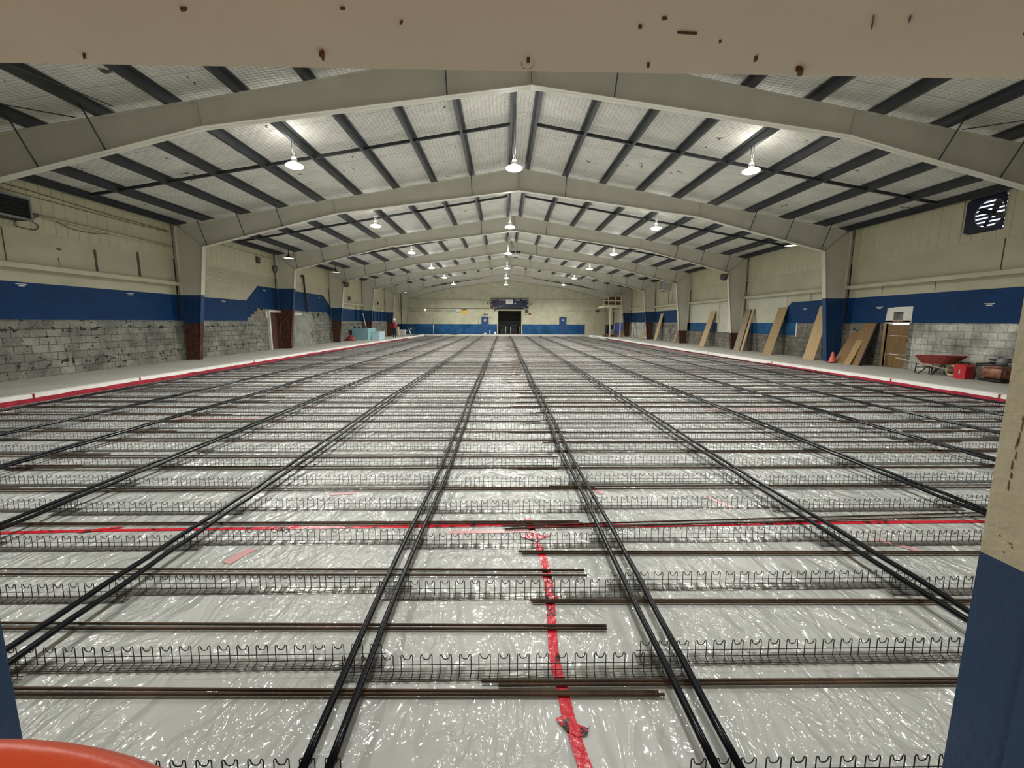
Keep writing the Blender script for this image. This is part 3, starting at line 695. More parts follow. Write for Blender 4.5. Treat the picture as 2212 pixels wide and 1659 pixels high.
# reinforcing bars
cand = []
bar_first = {0: (((-2.08, 1.696), (.68, 1.634)), ((-2.05, 1.668), (.70, 1.619)), ((-.096, 1.702), (2.02, 1.680)), ((-.02, 1.681), (2.01, 1.662))),
             1: (((-2.53, 2.112), (.55, 2.046)), ((-2.48, 2.070), (.546, 2.025)), ((.157, 2.262), (2.71, 2.226)), ((.169, 2.243), (2.69, 2.205))),
             2: (((-3.23, 2.624), (.529, 2.561)), ((-3.165, 2.567), (.535, 2.50)), ((.108, 2.793), (3.345, 2.742)), ((.133, 2.769), (3.325, 2.720))),
             3: (((-3.91, 3.262), (.612, 3.246)), ((-3.9, 3.238), (.638, 3.219)), ((-.006, 3.172), (4.0, 3.356)), ((.012, 3.126), (3.92, 3.287)))}
rr = random.Random(11)
for ri, Y in enumerate(rows[1:]):
    x1 = -5.1+rr.uniform(-.3, .3); x2 = 6.1+rr.uniform(-.3, .3)
    if ri in bar_first:
        q4 = bar_first[ri]; la, lb, ra, rb = q4[0][0][1], q4[1][0][1], q4[2][1][1], q4[3][1][1]
        for k, (a_, b_) in enumerate(q4):
            sl = (b_[1]-a_[1])/(b_[0]-a_[0])
            if k < 2: cand.append((ri, 'left of centre', k, x1-.3, b_[0], a_[1]+sl*(x1-.3-a_[0]), b_[1]))
            else: cand.append((ri, 'right of centre', k-2, a_[0], x2+.3, a_[1], a_[1]+sl*(x2+.3-a_[0])))
    else:
        la = Y-rr.uniform(.08, .40); lb = la+rr.choice((.022, .05, .09)); ra = Y-rr.uniform(.06, .40); rb = ra+rr.choice((.021, .03, .07))
        xe = .75+rr.uniform(-.25, .3); xs = .2+rr.uniform(-.3, .35)
        for bi, yb in enumerate((la, lb)): t_ = rr.uniform(-.01, .01); cand.append((ri, 'left of centre', bi, x1-.3, xe-.05*bi, yb+t_, yb-t_))
        for bi, yb in enumerate((ra, rb)): t_ = rr.uniform(-.01, .01); cand.append((ri, 'right of centre', bi, xs+.1*bi, x2+.3, yb+t_, yb-t_))
    for bi, yb in enumerate((la, lb)): cand.append((ri, 'towards the left curb', bi, curbL(Y)+.15, x1+.35, yb+.06, yb+.06))
    for bi, yb in enumerate((ra, rb)): cand.append((ri, 'towards the right curb', bi, x2-.4, curbR(Y)-.15, yb+.06, yb+.06))
cand = [c for c in cand if c[5] > 1.3 and (abs(c[3])/c[5] < 1.9 or abs(c[4])/c[5] < 1.9 or (c[3] < 0 < c[4]))]
cand.sort(key=lambda c: c[5])
def bar(mb, c, n=6):
    x0, x1, ya, yb = c[3:7]; k = 5
    pts = [(x0+(x1-x0)*i/k, ya+(yb-ya)*i/k+rr.uniform(-.0015, .0015), .0125) for i in range(k+1)]
    mb.tube(pts, .0072 if n > 4 else .0045, n)
for c in cand[:300]:
    mb = MB(); bar(mb, c, 8)
    tag(mb.build('reinforcing_bar', 'rebar_rust'), 'rusty %s bar by the %s support row, %s' % (('front', 'back')[c[2]], ORD[c[0]+1], c[1]), 'steel bar', 'rusty bars lying across the rink')
mb = MB()
for c in cand[300:]: bar(mb, c, 4)
tag(mb.build('reinforcing_bars', 'rebar_rust'), 'distant rusty bars lying across the far part of the rink', 'steel bars', None, 'stuff')
# tape on the sheet
def tape(name, pts, wd, label, m='red_tape', z=.002):
    mb = MB(); vs = []; k = len(pts); R_ = random.Random(len(pts))
    for i, p in enumerate(pts):
        t = Vector((pts[min(i+1, k-1)][0]-pts[max(i-1, 0)][0], pts[min(i+1, k-1)][1]-pts[max(i-1, 0)][1], 0)).normalized()
        nn = Vector((-t.y, t.x, 0)); w0 = wd/2*R_.uniform(.9, 1.08)
        for sgn in (-1, 1):
            for zz in (0, .0012): vs.append((p[0]+nn.x*w0*sgn, p[1]+nn.y*w0*sgn, z+zz))
    fs = []
    for i in range(k-1):
        a = i*4; b = a+4; fs += [(a+1, b+1, b+3, a+3), (a, a+2, b+2, b), (a, b, b+1, a+1), (a+2, a+3, b+3, b+2)]
    fs += [(0, 1, 3, 2), (4*k-4, 4*k-2, 4*k-1, 4*k-3)]
    mb.add(vs, fs); o = mb.build(name, m); return tag(o, label, 'tape')
hp = [(-9.0, 3.05), (-6, 3.09), (-3.83, 3.124), (-3.22, 3.153), (-1.695, 3.179), (0.05, 3.203), (.6, 3.19), (1.156, 3.178), (2.495, 3.213), (3.967, 3.219), (7, 3.25), (9.9, 3.27)]
th = tape('red_tape', hp, .045, 'red seam tape running across the rink floor')
vp = [(.203, 3.314), (.239, 3.016), (.279, 2.699), (.283, 2.439), (.268, 2.144), (.25, 1.907), (.251, 1.765), (.263, 1.664), (.267, 1.551), (.28, 1.451), (.30, 1.33), (.335, 1.2), (.35, 1.12)]
tvv = tape('red_tape', vp, .052, 'red seam tape running from the doorway to the cross tape', z=.004)
def flap(pts, parent, z):
    mb = MB(); mb.prism(pts, 'z', z, z+.0012); mb.build('torn_flap', 'red_tape', parent)
flap([(.215, 1.52), (.255, 1.535), (.29, 1.50), (.34, 1.475), (.355, 1.50), (.33, 1.45), (.29, 1.44), (.25, 1.47)], tvv, .0065)
flap([(.12, 3.02), (.22, 3.06), (.30, 3.03), (.37, 3.03), (.27, 2.97), (.25, 2.93), (.2, 2.97)], tvv, .0065)
flap([(.27, 2.3), (.33, 2.31), (.325, 2.285), (.27, 2.27)], tvv, .0065)
flap([(-3.25, 3.11), (-3.12, 3.14), (-2.98, 3.2), (-3.0, 3.21), (-3.15, 3.18), (-3.22, 3.16)], th, .005)
flap([(-1.76, 3.13), (-1.7, 3.14), (-1.62, 3.22), (-1.66, 3.22)], th, .005)
for (x, y, l, wd, a, w_) in ((-1.82, 2.78, .10, .075, 1.2, 'left of the centre pipes'), (-.1, 3.10, .32, .05, .03, 'under the cross tape'), (1.95, 3.62, .14, .04, -1.2, 'right of the centre pipes'), (-1.5, 3.85, .12, .05, .1, 'left, beyond the cross tape'), (2.9, 2.85, .14, .05, -.75, 'by the second right pipes'), (.9, 3.9, .10, .05, -1.1, 'beyond the cross tape'), (.35, 13.5, .9, .07, 1.5, 'far up the middle'), (.33, 11.0, .6, .07, 1.7, 'in the middle of the rink'), (4.5, 7.7, .8, .08, .0, 'right half, farther up'), (-4.6, 7.0, 1.0, .08, .0, 'left half, farther up')):
    d = (math.cos(a)*l, math.sin(a)*l)
    tape('tape_patch', [(x-d[0], y-d[1]), (x, y), (x+d[0], y+d[1])], wd, 'faded red tape patch under the film, '+w_, 'faded_red')['group'] = 'faded tape patches'
# curbs
def curb(side):
    fn = curbL if side < 0 else curbR; nm = 'left' if side < 0 else 'right'
    Y = YN; i = 0; d = -side
    grp = 'white curb boards along the rink edges'
    while Y < YF-.1:
        y1 = min(Y+2.44, YF); a, b = fn(Y), fn(y1); mb = MB()
        def q(x0, x1, xb0, xb1, z0, z1):
            mb.add([(x0, Y+.006, z0), (x1, Y+.006, z0), (x1, Y+.006, z1), (x0, Y+.006, z1), (xb0, y1-.006, z0), (xb1, y1-.006, z0), (xb1, y1-.006, z1), (xb0, y1-.006, z1)],
                   [(0,1,2,3),(7,6,5,4),(0,4,5,1),(1,5,6,2),(2,6,7,3),(3,7,4,0)])
        q(a-.13*d, a+.03*d, b-.13*d, b+.03*d, ZS, ZS+.016)
        q(a, a+.03*d, b, b+.03*d, .001, ZS)
        o = mb.build('curb_board', 'white_foam'); tag(o, 'white foam curb board on the %s rink edge, %s from the doorway' % (nm, ORD[i]), 'curb board', grp)
        if i in (2, 3, 4, 6, 8, 11):
            m2 = MB(); m2.add([(a-.05*d, Y-.02, ZS+.0165), (a+.034*d, Y-.02, ZS+.0165), (a+.034*d, Y+.02, ZS+.0165), (a-.05*d, Y+.03, ZS+.0165),
                               (a-.05*d, Y-.02, ZS+.018), (a+.036*d, Y-.02, ZS+.018), (a+.036*d, Y+.02, ZS+.018), (a-.05*d, Y+.03, ZS+.018), (a+.036*d, Y-.02, .03), (a+.036*d, Y+.02, .03), (a+.034*d, Y-.02, .03), (a+.034*d, Y+.02, .03)],
                              [(4,5,6,7), (0,3,2,1), (5,8,9,6), (1,2,11,10), (0,1,5,4), (2,3,7,6)])
            m2.build('joint_tape', 'plain_red', o)
        Y = y1; i += 1
    # red tape along the foot of the curb, ragged upper edge
    mb = MB(); vs = []; R_ = random.Random(5+side); Y = YN+.05; ys = []
    while Y < 40: ys.append(Y); Y += .25
    for Y in ys:
        top = (.10 if side < 0 or Y < 16 else .07)*R_.uniform(.88, 1.08)
        x = fn(Y)+.0315*d
        for xx in (x, x+.0015*d):
            vs += [(xx, Y, .003), (xx, Y, top)]
    fs = []
    for i in range(len(ys)-1):
        a = i*4; b = a+4; fs += [(a+2, b+2, b+3, a+3), (a, a+1, b+1, b), (a+1, a+3, b+3, b+1)]
    mb.add(vs, fs); tag(mb.build('red_tape', 'plain_red'), 'ragged red tape along the foot of the %s curb' % nm, 'tape')
curb(-1); curb(1)
# ------------------------------------------------------------------ unseen strip lamp behind the camera, added to brighten lintel and jambs
pl = empty('added_passage_lamp', (0, -1.3, 2.6), 'unseen white strip lamp added on the passage ceiling to brighten the doorway lining', 'lamp')
m = MB(); m.box(-.6, .6, -.07, .07, -.07, 0); m.build('housing', 'white', pl)
L = bpy.data.lights.new('lamp_light', 'AREA'); L.shape = 'RECTANGLE'; L.size = 1.1; L.size_y = .12; L.energy = 44; L.color = (1, .94, .86)
lo = bpy.data.objects.new('lamp_light', L); COL.objects.link(lo); lo.parent = pl; lo.location = (0, 0, -.075)
# ------------------------------------------------------------------ doors
# left side door with white frame
m = MB(); m.box(XL, XL+.03, 21.95, 23.15, ZS, 2.06); d1 = m.build('door_1', 'primer_red'); d1['kind'] = 'structure'
m = MB(); m.box(XL, XL+.13, 21.86, 21.97, ZS, 2.13); m.box(XL, XL+.13, 23.0, 23.14, ZS, 2.06); m.box(XL, XL+.13, 21.97, 23.14, 2.04, 2.13); m.build('door_frame', 'white_paint', d1)
m = MB(); m.box(XL, XL+.06, 21.72, 21.82, 1.75, 2.1); m.build('door_plate', 'white_paint', d1)
# right side doorway boarded up
d2 = empty('door_2', (XR+.05, 13.86, ZS), None, None); d2['kind'] = 'structure'
def rel(o, par):
    o.parent = par; o.matrix_parent_inverse = Matrix.Translation(-Vector(par.location)); return o
for (z0, z1, y0, y1) in ((ZS, .587, 13.47, 14.22), (.592, 1.2, 13.47, 14.24), (1.205, 1.575, 13.47, 14.24)):
    m = MB(); m.box(XR+.03, XR+.05, y0, y1, z0, z1); rel(m.build('board', 'osb'), d2)
m = MB(); m.box(XR-.03, XR+.06, 14.26, 14.34, ZS, 1.6); rel(m.build('door_stud', 'tan_ply'), d2)
m = MB(); m.box(XR-.01, XR+.06, 13.42, 14.34, 1.64, 1.70); rel(m.build('door_header', 'brown_junk'), d2)
m = MB(); m.box(XR+.12, XR+.15, 13.6, 14.15, 1.68, 2.0); rel(m.build('hatch_board', 'grey_plastic'), d2)
# end wall doors
for i, (x0, x1, nm) in enumerate(((-2.56, -1.71, 'door_3'), (6.55, 7.42, 'door_4'))):
    m = MB(); m.box(x0, x1, YE-.05, YE-.006, ZS, 2.2); o = m.build(nm, 'door_blue'); o['kind'] = 'structure'
    m = MB(); m.box(x0-.09, x0, YE-.06, YE, 1.32, 2.29); m.box(x1, x1+.09, YE-.06, YE, 1.32, 2.29); m.box(x0, x1, YE-.06, YE, 2.2, 2.29); m.build('door_frame', 'cream_paint', o)
    m = MB(); xc = (x0+x1)/2; m.box(xc-.12, xc+.12, YE-.06, YE-.05, 1.62 if i == 0 else 1.75, 1.92 if i == 0 else 1.88); m.build('door_sign', 'faded_red' if i == 0 else 'lamp_grey', o)
    m = MB(); m.box(x1-.12, x1-.06, YE-.10, YE-.05, 1.12, 1.18); m.build('door_handle', 'lamp_grey', o)
m = MB(); m.box(9.62, 10.82, YE-.04, YE-.006, ZS, 2.25); m.box(10.84, 12.03, YE-.04, YE-.006, ZS, 2.25); o = m.build('door_5', 'cream_paint'); o['kind'] = 'structure'
m = MB(); m.box(10.6, 10.66, YE-.07, YE-.04, 1.1, 1.2); m.build('door_handle', 'dark', o)
# gate and machines in the dark doorway
for (x, nm) in ((.295, 'left'), (.88, 'middle'), (1.99, 'right')):
    m = MB(); m.tube([(x, YE+.9, ZS), (x, YE+.9, 1.05)], .045, 8); tag(m.build('gate_post', 'lamp_grey'), 'thin grey %s post standing in the dark end doorway' % nm, 'post', 'posts in the dark doorway')
for (x0, x1, nm) in ((-.45, .2, 'left'), (.95, 1.7, 'right')):
    m = MB(); m.box(x0, x1, YE+1.2, YE+1.8, ZS, 1.3); m.box(x0-.05, x1+.05, YE+1.1, YE+1.8, .98, 1.01); tag(m.build('rink_gate', 'black_rubber'), 'dark %s gate panel inside the end doorway' % nm, 'gate', 'gate panels in the dark doorway')
# ------------------------------------------------------------------ scoreboard and end wall fittings
sb = empty('scoreboard', (.72, YE, 3.17), 'long navy scoreboard above the dark doorway', 'scoreboard')
m = MB(); m.box(-2.18, 2.18, -.22, -.02, 0, 1.07); m.build('cabinet', 'navy', sb)
m = MB(); m.box(-1.6, 1.6, -.12, -.02, -.1, 0); m.build('bottom_rail', 'dark', sb)
m = MB(); m.box(-.42, .40, -.235, -.22, .48, 1.0); lg = m.build('logo_panel', 'lamp_grey', sb)
m = MB(); m.prism([(-.40, .98), (-.2, .96), (-.05, .88), (.0, .78), (-.06, .68), (-.12, .80), (-.25, .9), (-.4, .92)], 'y', -.24, -.236); m.build('logo_streak', 'white', lg)
m = MB(); m.prism([(-.14, .74), (-.02, .72), (.06, .9), (.0, .98), (-.02, .8), (-.08, .64)], 'y', -.245, -.241); m.build('logo_mark', 'navy', lg)
def text(s_, x, z, size, par, y=-.232, ax=0):
    c = bpy.data.curves.new('lettering', 'FONT'); c.body = s_; c.size = size; c.align_x = 'CENTER'; c.extrude = .004; c.materials.append(MATS['white'])
    t_ = bpy.data.objects.new('lettering_curve', c); COL.objects.link(t_); bpy.context.view_layer.update()
    me = bpy.data.meshes.new_from_object(t_.evaluated_get(bpy.context.evaluated_depsgraph_get())); bpy.data.objects.remove(t_)
    o = bpy.data.objects.new('lettering', me); COL.objects.link(o); o.parent = par; o.location = (x, y, z); o.rotation_euler = (math.pi/2, 0, 0); return o
text('VISITOR', -.88, .87, .20, sb); text('HOME', .92, .85, .22, sb); text('PENALTY', -1.76, .91, .15, sb); text('PENALTY', 1.78, .92, .15, sb)
m = MB()
for (x, z, w_, h_) in ((-2.07, .78, .06, .12), (-2.07, .38, .06, .14), (2.07, .77, .06, .1), (2.07, .34, .06, .13), (-1.9, .13, .04, .06), (-1.7, .12, .06, .05), (-1.49, .12, .05, .05), (-1.1, .12, .09, .07), (1.5, .09, .07, .07), (1.71, .09, .07, .05), (1.92, .09, .06, .06), (-.98, .25, .60, .035), (.55, .54, .03, .07), (.7, .54, .09, .08), (-.52, .54, .03, .06)):
    m.box(x-w_/2, x+w_/2, -.226, -.22, z-h_/2, z+h_/2)
m.build('small_marks', 'lamp_grey', sb)
sg_ = empty('warning_sign', (-4.54, YE, 2.5), 'yellow warning sign with black top band on the end wall', 'sign')
m = MB(); m.box(-.27, .27, -.02, 0, 0, .40); m.build('sign_panel', 'sign_yellow', sg_)
m = MB(); m.box(-.27, .27, -.02, 0, .40, .55); m.build('sign_band', 'dark', sg_)
def wallbox(name, x, z, w_, h_, d_, mt, label, cat, group=None):
    m = MB(); m.box(x-w_/2, x+w_/2, YE-d_, YE-.006, z-h_/2, z+h_/2, 0); m.box(x-w_/2+.02, x+w_/2-.02, YE-d_-.015, YE-d_, z-h_/2+.03, z+h_/2-.02, 0)
    return tag(m.build(name, mt), label, cat, group)
wallbox('emergency_light', -5.25, 2.87, .35, .42, .12, 'lamp_grey', 'grey emergency light box left of the yellow sign', 'emergency light')
wallbox('emergency_light', 2.68, 2.55, .40, .2, .14, 'cream_paint', 'cream emergency light right of the dark doorway', 'emergency light')
wallbox('speaker', 2.69, 2.82, .24, .35, .2, 'dark', 'black speaker above the cream light right of the dark doorway', 'speaker')
wallbox('exit_sign', 3.07, 2.5, .36, .17, .08, 'tank_orange', 'small brown exit sign right of the dark doorway', 'sign')
wallbox('junction_box', -.92, 3.1, .3, .38, .15, 'dirt', 'dark junction box at the lower left of the scoreboard', 'box')
wallbox('camera_box', -1.79, 3.73, .12, .14, .2, 'dirt', 'tiny dark sensor left above the scoreboard', 'sensor')
wallbox('camera_box', 3.22, 3.66, .15, .14, .2, 'dirt', 'tiny dark sensor right above the scoreboard', 'sensor')
wallbox('emergency_light', 11.0, 2.9, .4, .2, .12, 'dirt', 'small dark light box above the cream double doors', 'emergency light')
def disc(name, x, z, r, mt, label, cat, m2=None):
    m = MB(); m.lathe([(.01, 0), (r, 0), (r, -.05), (r*.85, -.06), (.01, -.06)], n=20, axis='y'); o = tag(m.build(name, mt, None, (x, YE-.006, z)), label, cat)
    if m2: q = MB(); q.lathe([(.01, -.062), (r*.7, -.062), (r*.7, -.068), (.01, -.068)], n=16, axis='y'); q.build('dial', m2, o)
    return o
disc('alarm_bell', -2.14, 2.43, .13, 'brown_junk', 'round brown alarm bell above the left blue door', 'bell', 'dirt')
disc('alarm_bell', -1.87, 2.43, .09, 'tank_orange', 'small orange brown alarm right of the bell above the blue door', 'alarm', 'dirt')
disc('wall_clock', -1.47, 2.19, .15, 'lamp_grey', 'round grey wall clock between blue door and dark doorway', 'clock', 'cream_paint')
q = MB(); q.lathe([(.01, -.03), (.09, -.02), (.10, 0), (.01, 0)], n=12, axis='y'); tag(q.build('wall_lamp', 'dome_lens', None, (-9.07, YE-.05, 2.93)), 'small lit white wall lamp on the far left of the end wall', 'lamp')
# ------------------------------------------------------------------ left wall fittings
def louver(name, x0, x1, y0, y1, z0, z1, label, cat, mt='dark'):
    r = empty(name, ((x0+x1)/2, (y0+y1)/2, z0), label, cat)
    def b(nm, a, c, d, e, f_, g, mt_):
        q = MB(); q.box(a-r.location.x, c-r.location.x, d-r.location.y, e-r.location.y, f_-z0, g-z0); return q.build(nm, mt_, r)
    b('back_box', x0, x1-.05, y0, y1, z0, z1, mt)
    for (d, e, f_, g) in ((y0, y0+.04, z0, z1), (y1-.04, y1, z0, z1), (y0+.04, y1-.04, z0, z0+.04), (y0+.04, y1-.04, z1-.04, z1)): b('frame_bar', x1-.05, x1+.02, d, e, f_, g, 'grey_plastic')
    k = 6
    for i in range(k):
        zz = z0+.07+(z1-z0-.14)*i/(k-1)
        q = MB(); q.prism([(x1-.05-r.location.x, zz+.03-z0), (x1-.0-r.location.x, zz-.03-z0), (x1+.004-r.location.x, zz-.026-z0), (x1-.046-r.location.x, zz+.034-z0)], 'y', y0+.04-r.location.y, y1-.04-r.location.y); q.build('slat', 'black_rubber', r)
    return r
lv = louver('unit_heater', XL+.016, XL+.42, 10.05, 11.05, 3.98, 4.5, 'black louvred unit heater high on the left wall nearest the doorway', 'heater')
q = MB(); q.lathe([(.01, -.12), (.15, -.10), (.16, .02), (.01, .03)], n=14, axis='y'); o = q.build('fan_motor', 'black_rubber', lv, (-.05, .55, .2))
cd = MB(); cd.tube([(XL+.10, 11.45, 4.21), (XL+.10, 16.0, 4.17)], .03, 8); cdo = tag(cd.build('conduit', 'cream_paint'), 'cream conduit running along the left wall cladding', 'conduit')
q = MB(); q.tube([(XL+.10, 11.30, 4.20), (XL+.10, 11.48, 4.21)], .05, 8); q.build('end_cap', 'dirt', cdo)
def cable(name, pts, r, mt, label, cat='cable', group=None):
    # smooth the polyline a little
    P = [Vector(p) for p in pts]; out = []
    for i in range(len(P)-1):
        for k in range(6):
            t = k/6; p0 = P[max(i-1, 0)]; p1 = P[i]; p2 = P[i+1]; p3 = P[min(i+2, len(P)-1)]
            out.append(.5*((2*p1)+(p2-p0)*t+(2*p0-5*p1+4*p2-p3)*t*t+(3*p1-p0-3*p2+p3)*t**3))
    out.append(P[-1]); m = MB(); m.tube(out, r, 6); return tag(m.build(name, mt), label, cat, group)
xw = XL+.045
cable('cable', [(xw+.1, 10.95, 4.0), (xw, 10.98, 3.88), (xw, 11.2, 3.84), (xw, 11.45, 3.86), (xw, 11.52, 3.98), (xw, 11.38, 4.06), (xw+.03, 11.42, 4.13), (xw+.05, 11.5, 4.2)], .011, 'dirt', 'dark cable looping from the black heater to the conduit')
cable('cable', [(xw+.03, 11.6, 4.24), (xw+.02, 11.9, 4.20), (xw+.0, 12.4, 4.07), (xw+.02, 13.1, 4.09), (xw+.05, 13.5, 4.17)], .010, 'dirt', 'thin cable sagging beside the cream conduit')
cable('cable', [(xw, 9.4, 4.83), (xw, 11.5, 4.79), (xw, 13.2, 4.74), (xw, 15.9, 4.72)], .009, 'dirt', 'upper cable under the left eave in the second bay')
cable('cable', [(xw, 9.4, 4.78), (xw, 10.6, 4.68), (xw, 12.2, 4.66), (xw, 14.5, 4.66), (xw, 15.9, 4.68)], .008, 'dirt', 'lower cable under the left eave in the second bay')
cable('cable', [(xw, 16.4, 4.8), (xw, 19, 4.76), (xw, 22.6, 4.74)], .009, 'dirt', 'cable under the left eave in the third bay')
cable('hose_coil', [(xw+.05+.02*k, 22.55+.13*math.cos(k*.8), 4.2+.17*math.sin(k*.8)) for k in range(12)], .022, 'black_rubber', 'black hose coil beside the third left column', 'hose')
cable('black_pipe_run', [(XL+.09, 25.70, 4.16), (XL+.08, 25.85, 4.24), (XL+.09, 25.96, 4.18), (XL+.09, 26.0, 3.6), (XL+.09, 26.1, 2.8), (XL+.09, 26.2, 2.13)], .045, 'black_rubber', 'black drain pipe down the left wall beyond the door', 'pipe')
for (y, z, w_, h_, nm) in ((21.35, 4.5, .22, .3, 'by the third left column'), (33.5, 3.32, .22, .28, 'on the left wall, fifth bay'), (41.0, 3.3, .2, .25, 'on the left wall, sixth bay')):
    q = MB(); q.box(XL+.016, XL+.12, y-w_/2, y+w_/2, z-h_/2, z+h_/2); q.box(XL+.12, XL+.13, y-w_/2+.02, y+w_/2-.02, z-h_/2+.02, z+h_/2-.02); tag(q.build('junction_box', 'dirt'), 'small brown junction box '+nm, 'box', 'wall junction boxes')
for i, y in enumerate((34.88, 36.0, 38.4, 39.5, 40.8, 41.8)):
    q = MB(); q.box(XL+.01, XL+.10, y-.035, y+.035, ZB, ZT, 1); q.box(XL+.01, XL+.10, y-.035, y+.035, ZT, ZG-.12, 0)
    tag(q.build('wall_stud', ['cream_paint', 'frame_blue']), 'painted wall stud under the left girt, %s from the doorway' % ORD[i], 'stud', 'wall studs on the left')
def horn(x, y, z, sg, label):
    r = empty('horn_speaker', (x, y, z), label, 'speaker')
    q = MB(); q.lathe([(.05, -.30), (.06, -.2), (.09, -.1), (.16, -.02), (.20, .0), (.19, .02), (.02, .015)], n=22, axis='y'); o = q.build('horn', 'dome_shade', r); o.rotation_euler = (-.5, 0, sg*2.5)
    q = MB(); q.tube([(0, 0, .02), (sg*.12, .05, .14), (sg*.26, .1, .16)], .045, 10); q.build('driver', 'dark', r)
    q = MB(); q.tube([(sg*.02, 0, .16), (sg*.30, .05, .17)], .014, 6); q.build('bracket', 'dirt', r)
horn(XL+1.28, 29.62, 4.04, -1, 'round dark horn speaker on the fourth left column')
horn(C+11.04, 22.75, 3.98, 1, 'round dark horn speaker on the third right column')
# ------------------------------------------------------------------ right wall exhaust fans
def exhaust(y0, y1, z0, z1, label, full=True):
    yc, zc = (y0+y1)/2-(.12 if full else 0), (z0+z1)/2; R_ = .36 if full else .30
    r = empty('exhaust_fan', (XR, yc, z0), label, 'fan', 'exhaust fans')
    q = MB(); n = 32; vs = []; ring = []
    for i in range(n):
        a = 2*math.pi*i/n; c_, s_ = math.cos(a), math.sin(a)
        t = min((y1-yc if c_ > 0 else yc-y0)/max(abs(c_), 1e-6), (z1-zc)/max(abs(s_), 1e-6))
        ring.append((c_*t, s_*t+zc-z0, c_*R_, s_*R_+zc-z0))
    for x in (-.03, -.005):
        for (a, b, c_, d) in ring: vs += [(x, a, b), (x, c_, d)]
    fs = []
    for i in range(n):
        j = (i+1) % n; A, B = 2*i, 2*j; O = 2*n
        fs += [(A, B, B+1, A+1), (O+A, O+A+1, O+B+1, O+B), (A+1, B+1, O+B+1, O+A+1), (A, O+A, O+B, B)]
    q.add(vs, fs); q.build('fan_plate', 'navy', r)
    q = MB(); q.tube([(-.02, math.cos(i*math.pi/16)*R_, math.sin(i*math.pi/16)*R_+zc-z0) for i in range(32)], .012, 6, closed=True); q.build('fan_ring', 'grey_plastic', r)
    q = MB(); q.lathe([(.01, .0), (.06, .01), (.06, .12), (.01, .13)], (0, 0, zc-z0), 14, axis='x'); q.build('hub', 'dark', r)
    for k in range(4):
        a = k*math.pi/2+.5; q = MB(); pts = []
        P1 = [(.05, -.05), (R_*.95, -.10), (R_*.95, .06), (.05, .05)]
        vs = []
        for (u, v) in P1:
            for dx in (0, .008): vs.append((.05+v*.35+dx, u*math.cos(a)-v*math.sin(a), u*math.sin(a)+v*math.cos(a)+zc-z0))
        q.add(vs, [(0, 2, 4, 6), (7, 5, 3, 1), (0, 1, 3, 2), (2, 3, 5, 4), (4, 5, 7, 6), (6, 7, 1, 0)]); q.build('blade', 'dark', r)
    k = 9
    for i in range(k):
        zz = .05+(z1-z0-.1)*i/(k-1); q = MB(); q.prism([(.14, zz-.045), (.19, zz+.03), (.194, zz+.026), (.144, zz-.049)], 'y', y0-yc+.01, y1-yc-.01); q.build('slat', 'navy', r)
    return r
exhaust(11.25, 12.2, 4.05, 4.98, 'dark exhaust fan with daylight through it, high on the near right wall')
exhaust(34.5, 35.35, 4.05, 4.85, 'small dark exhaust fan high on the right wall beside the grey heater', False)
r = empty('unit_heater', (XR-.35, 33.75, 4.0), 'grey unit heater high on the right wall, far bay', 'heater')
q = MB(); q.box(-.3, .31, -.45, .45, .05, .85); q.build('housing', 'lamp_grey', r); q = MB(); q.box(-.315, -.3, -.38, .38, .12, .78); q.build('grille', 'grey_plastic', r)
q = MB(); q.tube([(.2, -.3, 0.05), (.25, -.3, -1.0)], .02, 6); q.build('gas_pipe', 'dirt', r)
# ------------------------------------------------------------------ speaker cluster under the ridge
r = empty('speaker_cluster', (.76, 27.5, 5.58), 'cream drum shaped speaker cluster hanging under the ridge', 'speaker')
q = MB(); q.lathe([(.14, 0), (.16, .06), (.27, .14), (.29, .3), (.29, .42), (.2, .55), (.02, .58)], n=8, smooth=False); q.build('housing', 'lamp_grey', r)
for a in (-2.5, -1.9, -.65, -1.25):
    q = MB(); c_, s_ = math.cos(a), math.sin(a); q.box(-.07, .07, -.02, .02, .25, .37); o = q.build('opening', 'dark', r); o.rotation_euler.z = a+math.pi/2; o.location = (c_*.275, s_*.275, 0)
q = MB(); q.lathe([(.13, -.02), (.13, .0), (.01, .0)], n=16); q.build('lower_opening', 'dark', r)
for sx, tx in ((-.06, -.48), (.1, .08)):
    q = MB(); q.tube([(sx, 0, .55), (tx, 0, ztop(.4)-5.58)], .014, 6); q.build('suspension_rod', 'dirt', r)
# ------------------------------------------------------------------ boards leaning on the right wall
def lean(name, y0, y1, xf, zt, mt, label, t=.018, shift=0, grp='boards leaning on the right wall', xt=None):
    xt = XR-.03 if xt is None else xt
    q = MB(); q.add([(xf, y0, ZS), (xf, y1, ZS), (xt, y1+shift, zt), (xt, y0+shift, zt), (xf-t, y0, ZS), (xf-t, y1, ZS), (xt-t, y1+shift, zt+.006), (xt-t, y0+shift, zt+.006)],
                     [(0, 1, 2, 3), (7, 6, 5, 4), (0, 4, 5, 1), (1, 5, 6, 2), (2, 6, 7, 3), (3, 7, 4, 0)])
    return tag(q.build(name, mt), label, 'board', grp)
lean('plywood_board', 16.5, 17.12, 12.24, 2.3, 'pine_ply', 'pale pine plywood strip leaning behind the blue column, nearest the doorway', .02, .25)
lean('plywood_board', 19.25, 19.88, 12.26, 2.31, 'tan_ply', 'tan plywood strip leaning alone between the second and third right columns', .02, .12)
lean('plywood_board', 21.95, 22.5, 12.28, 2.3, 'grey_ply', 'grey brown plywood strip leaning beside the third right column', .02, .3)
lean('plywood_board', 21.62, 21.80, 12.28, 2.3, 'pine_ply', 'narrow pine board leaning beside the grey brown strip', .04, .3)
lean('plywood_board', 25.85, 26.5, 12.26, 2.31, 'pine_ply', 'pine plywood strip leaning before the white wall panel', .02, .1)
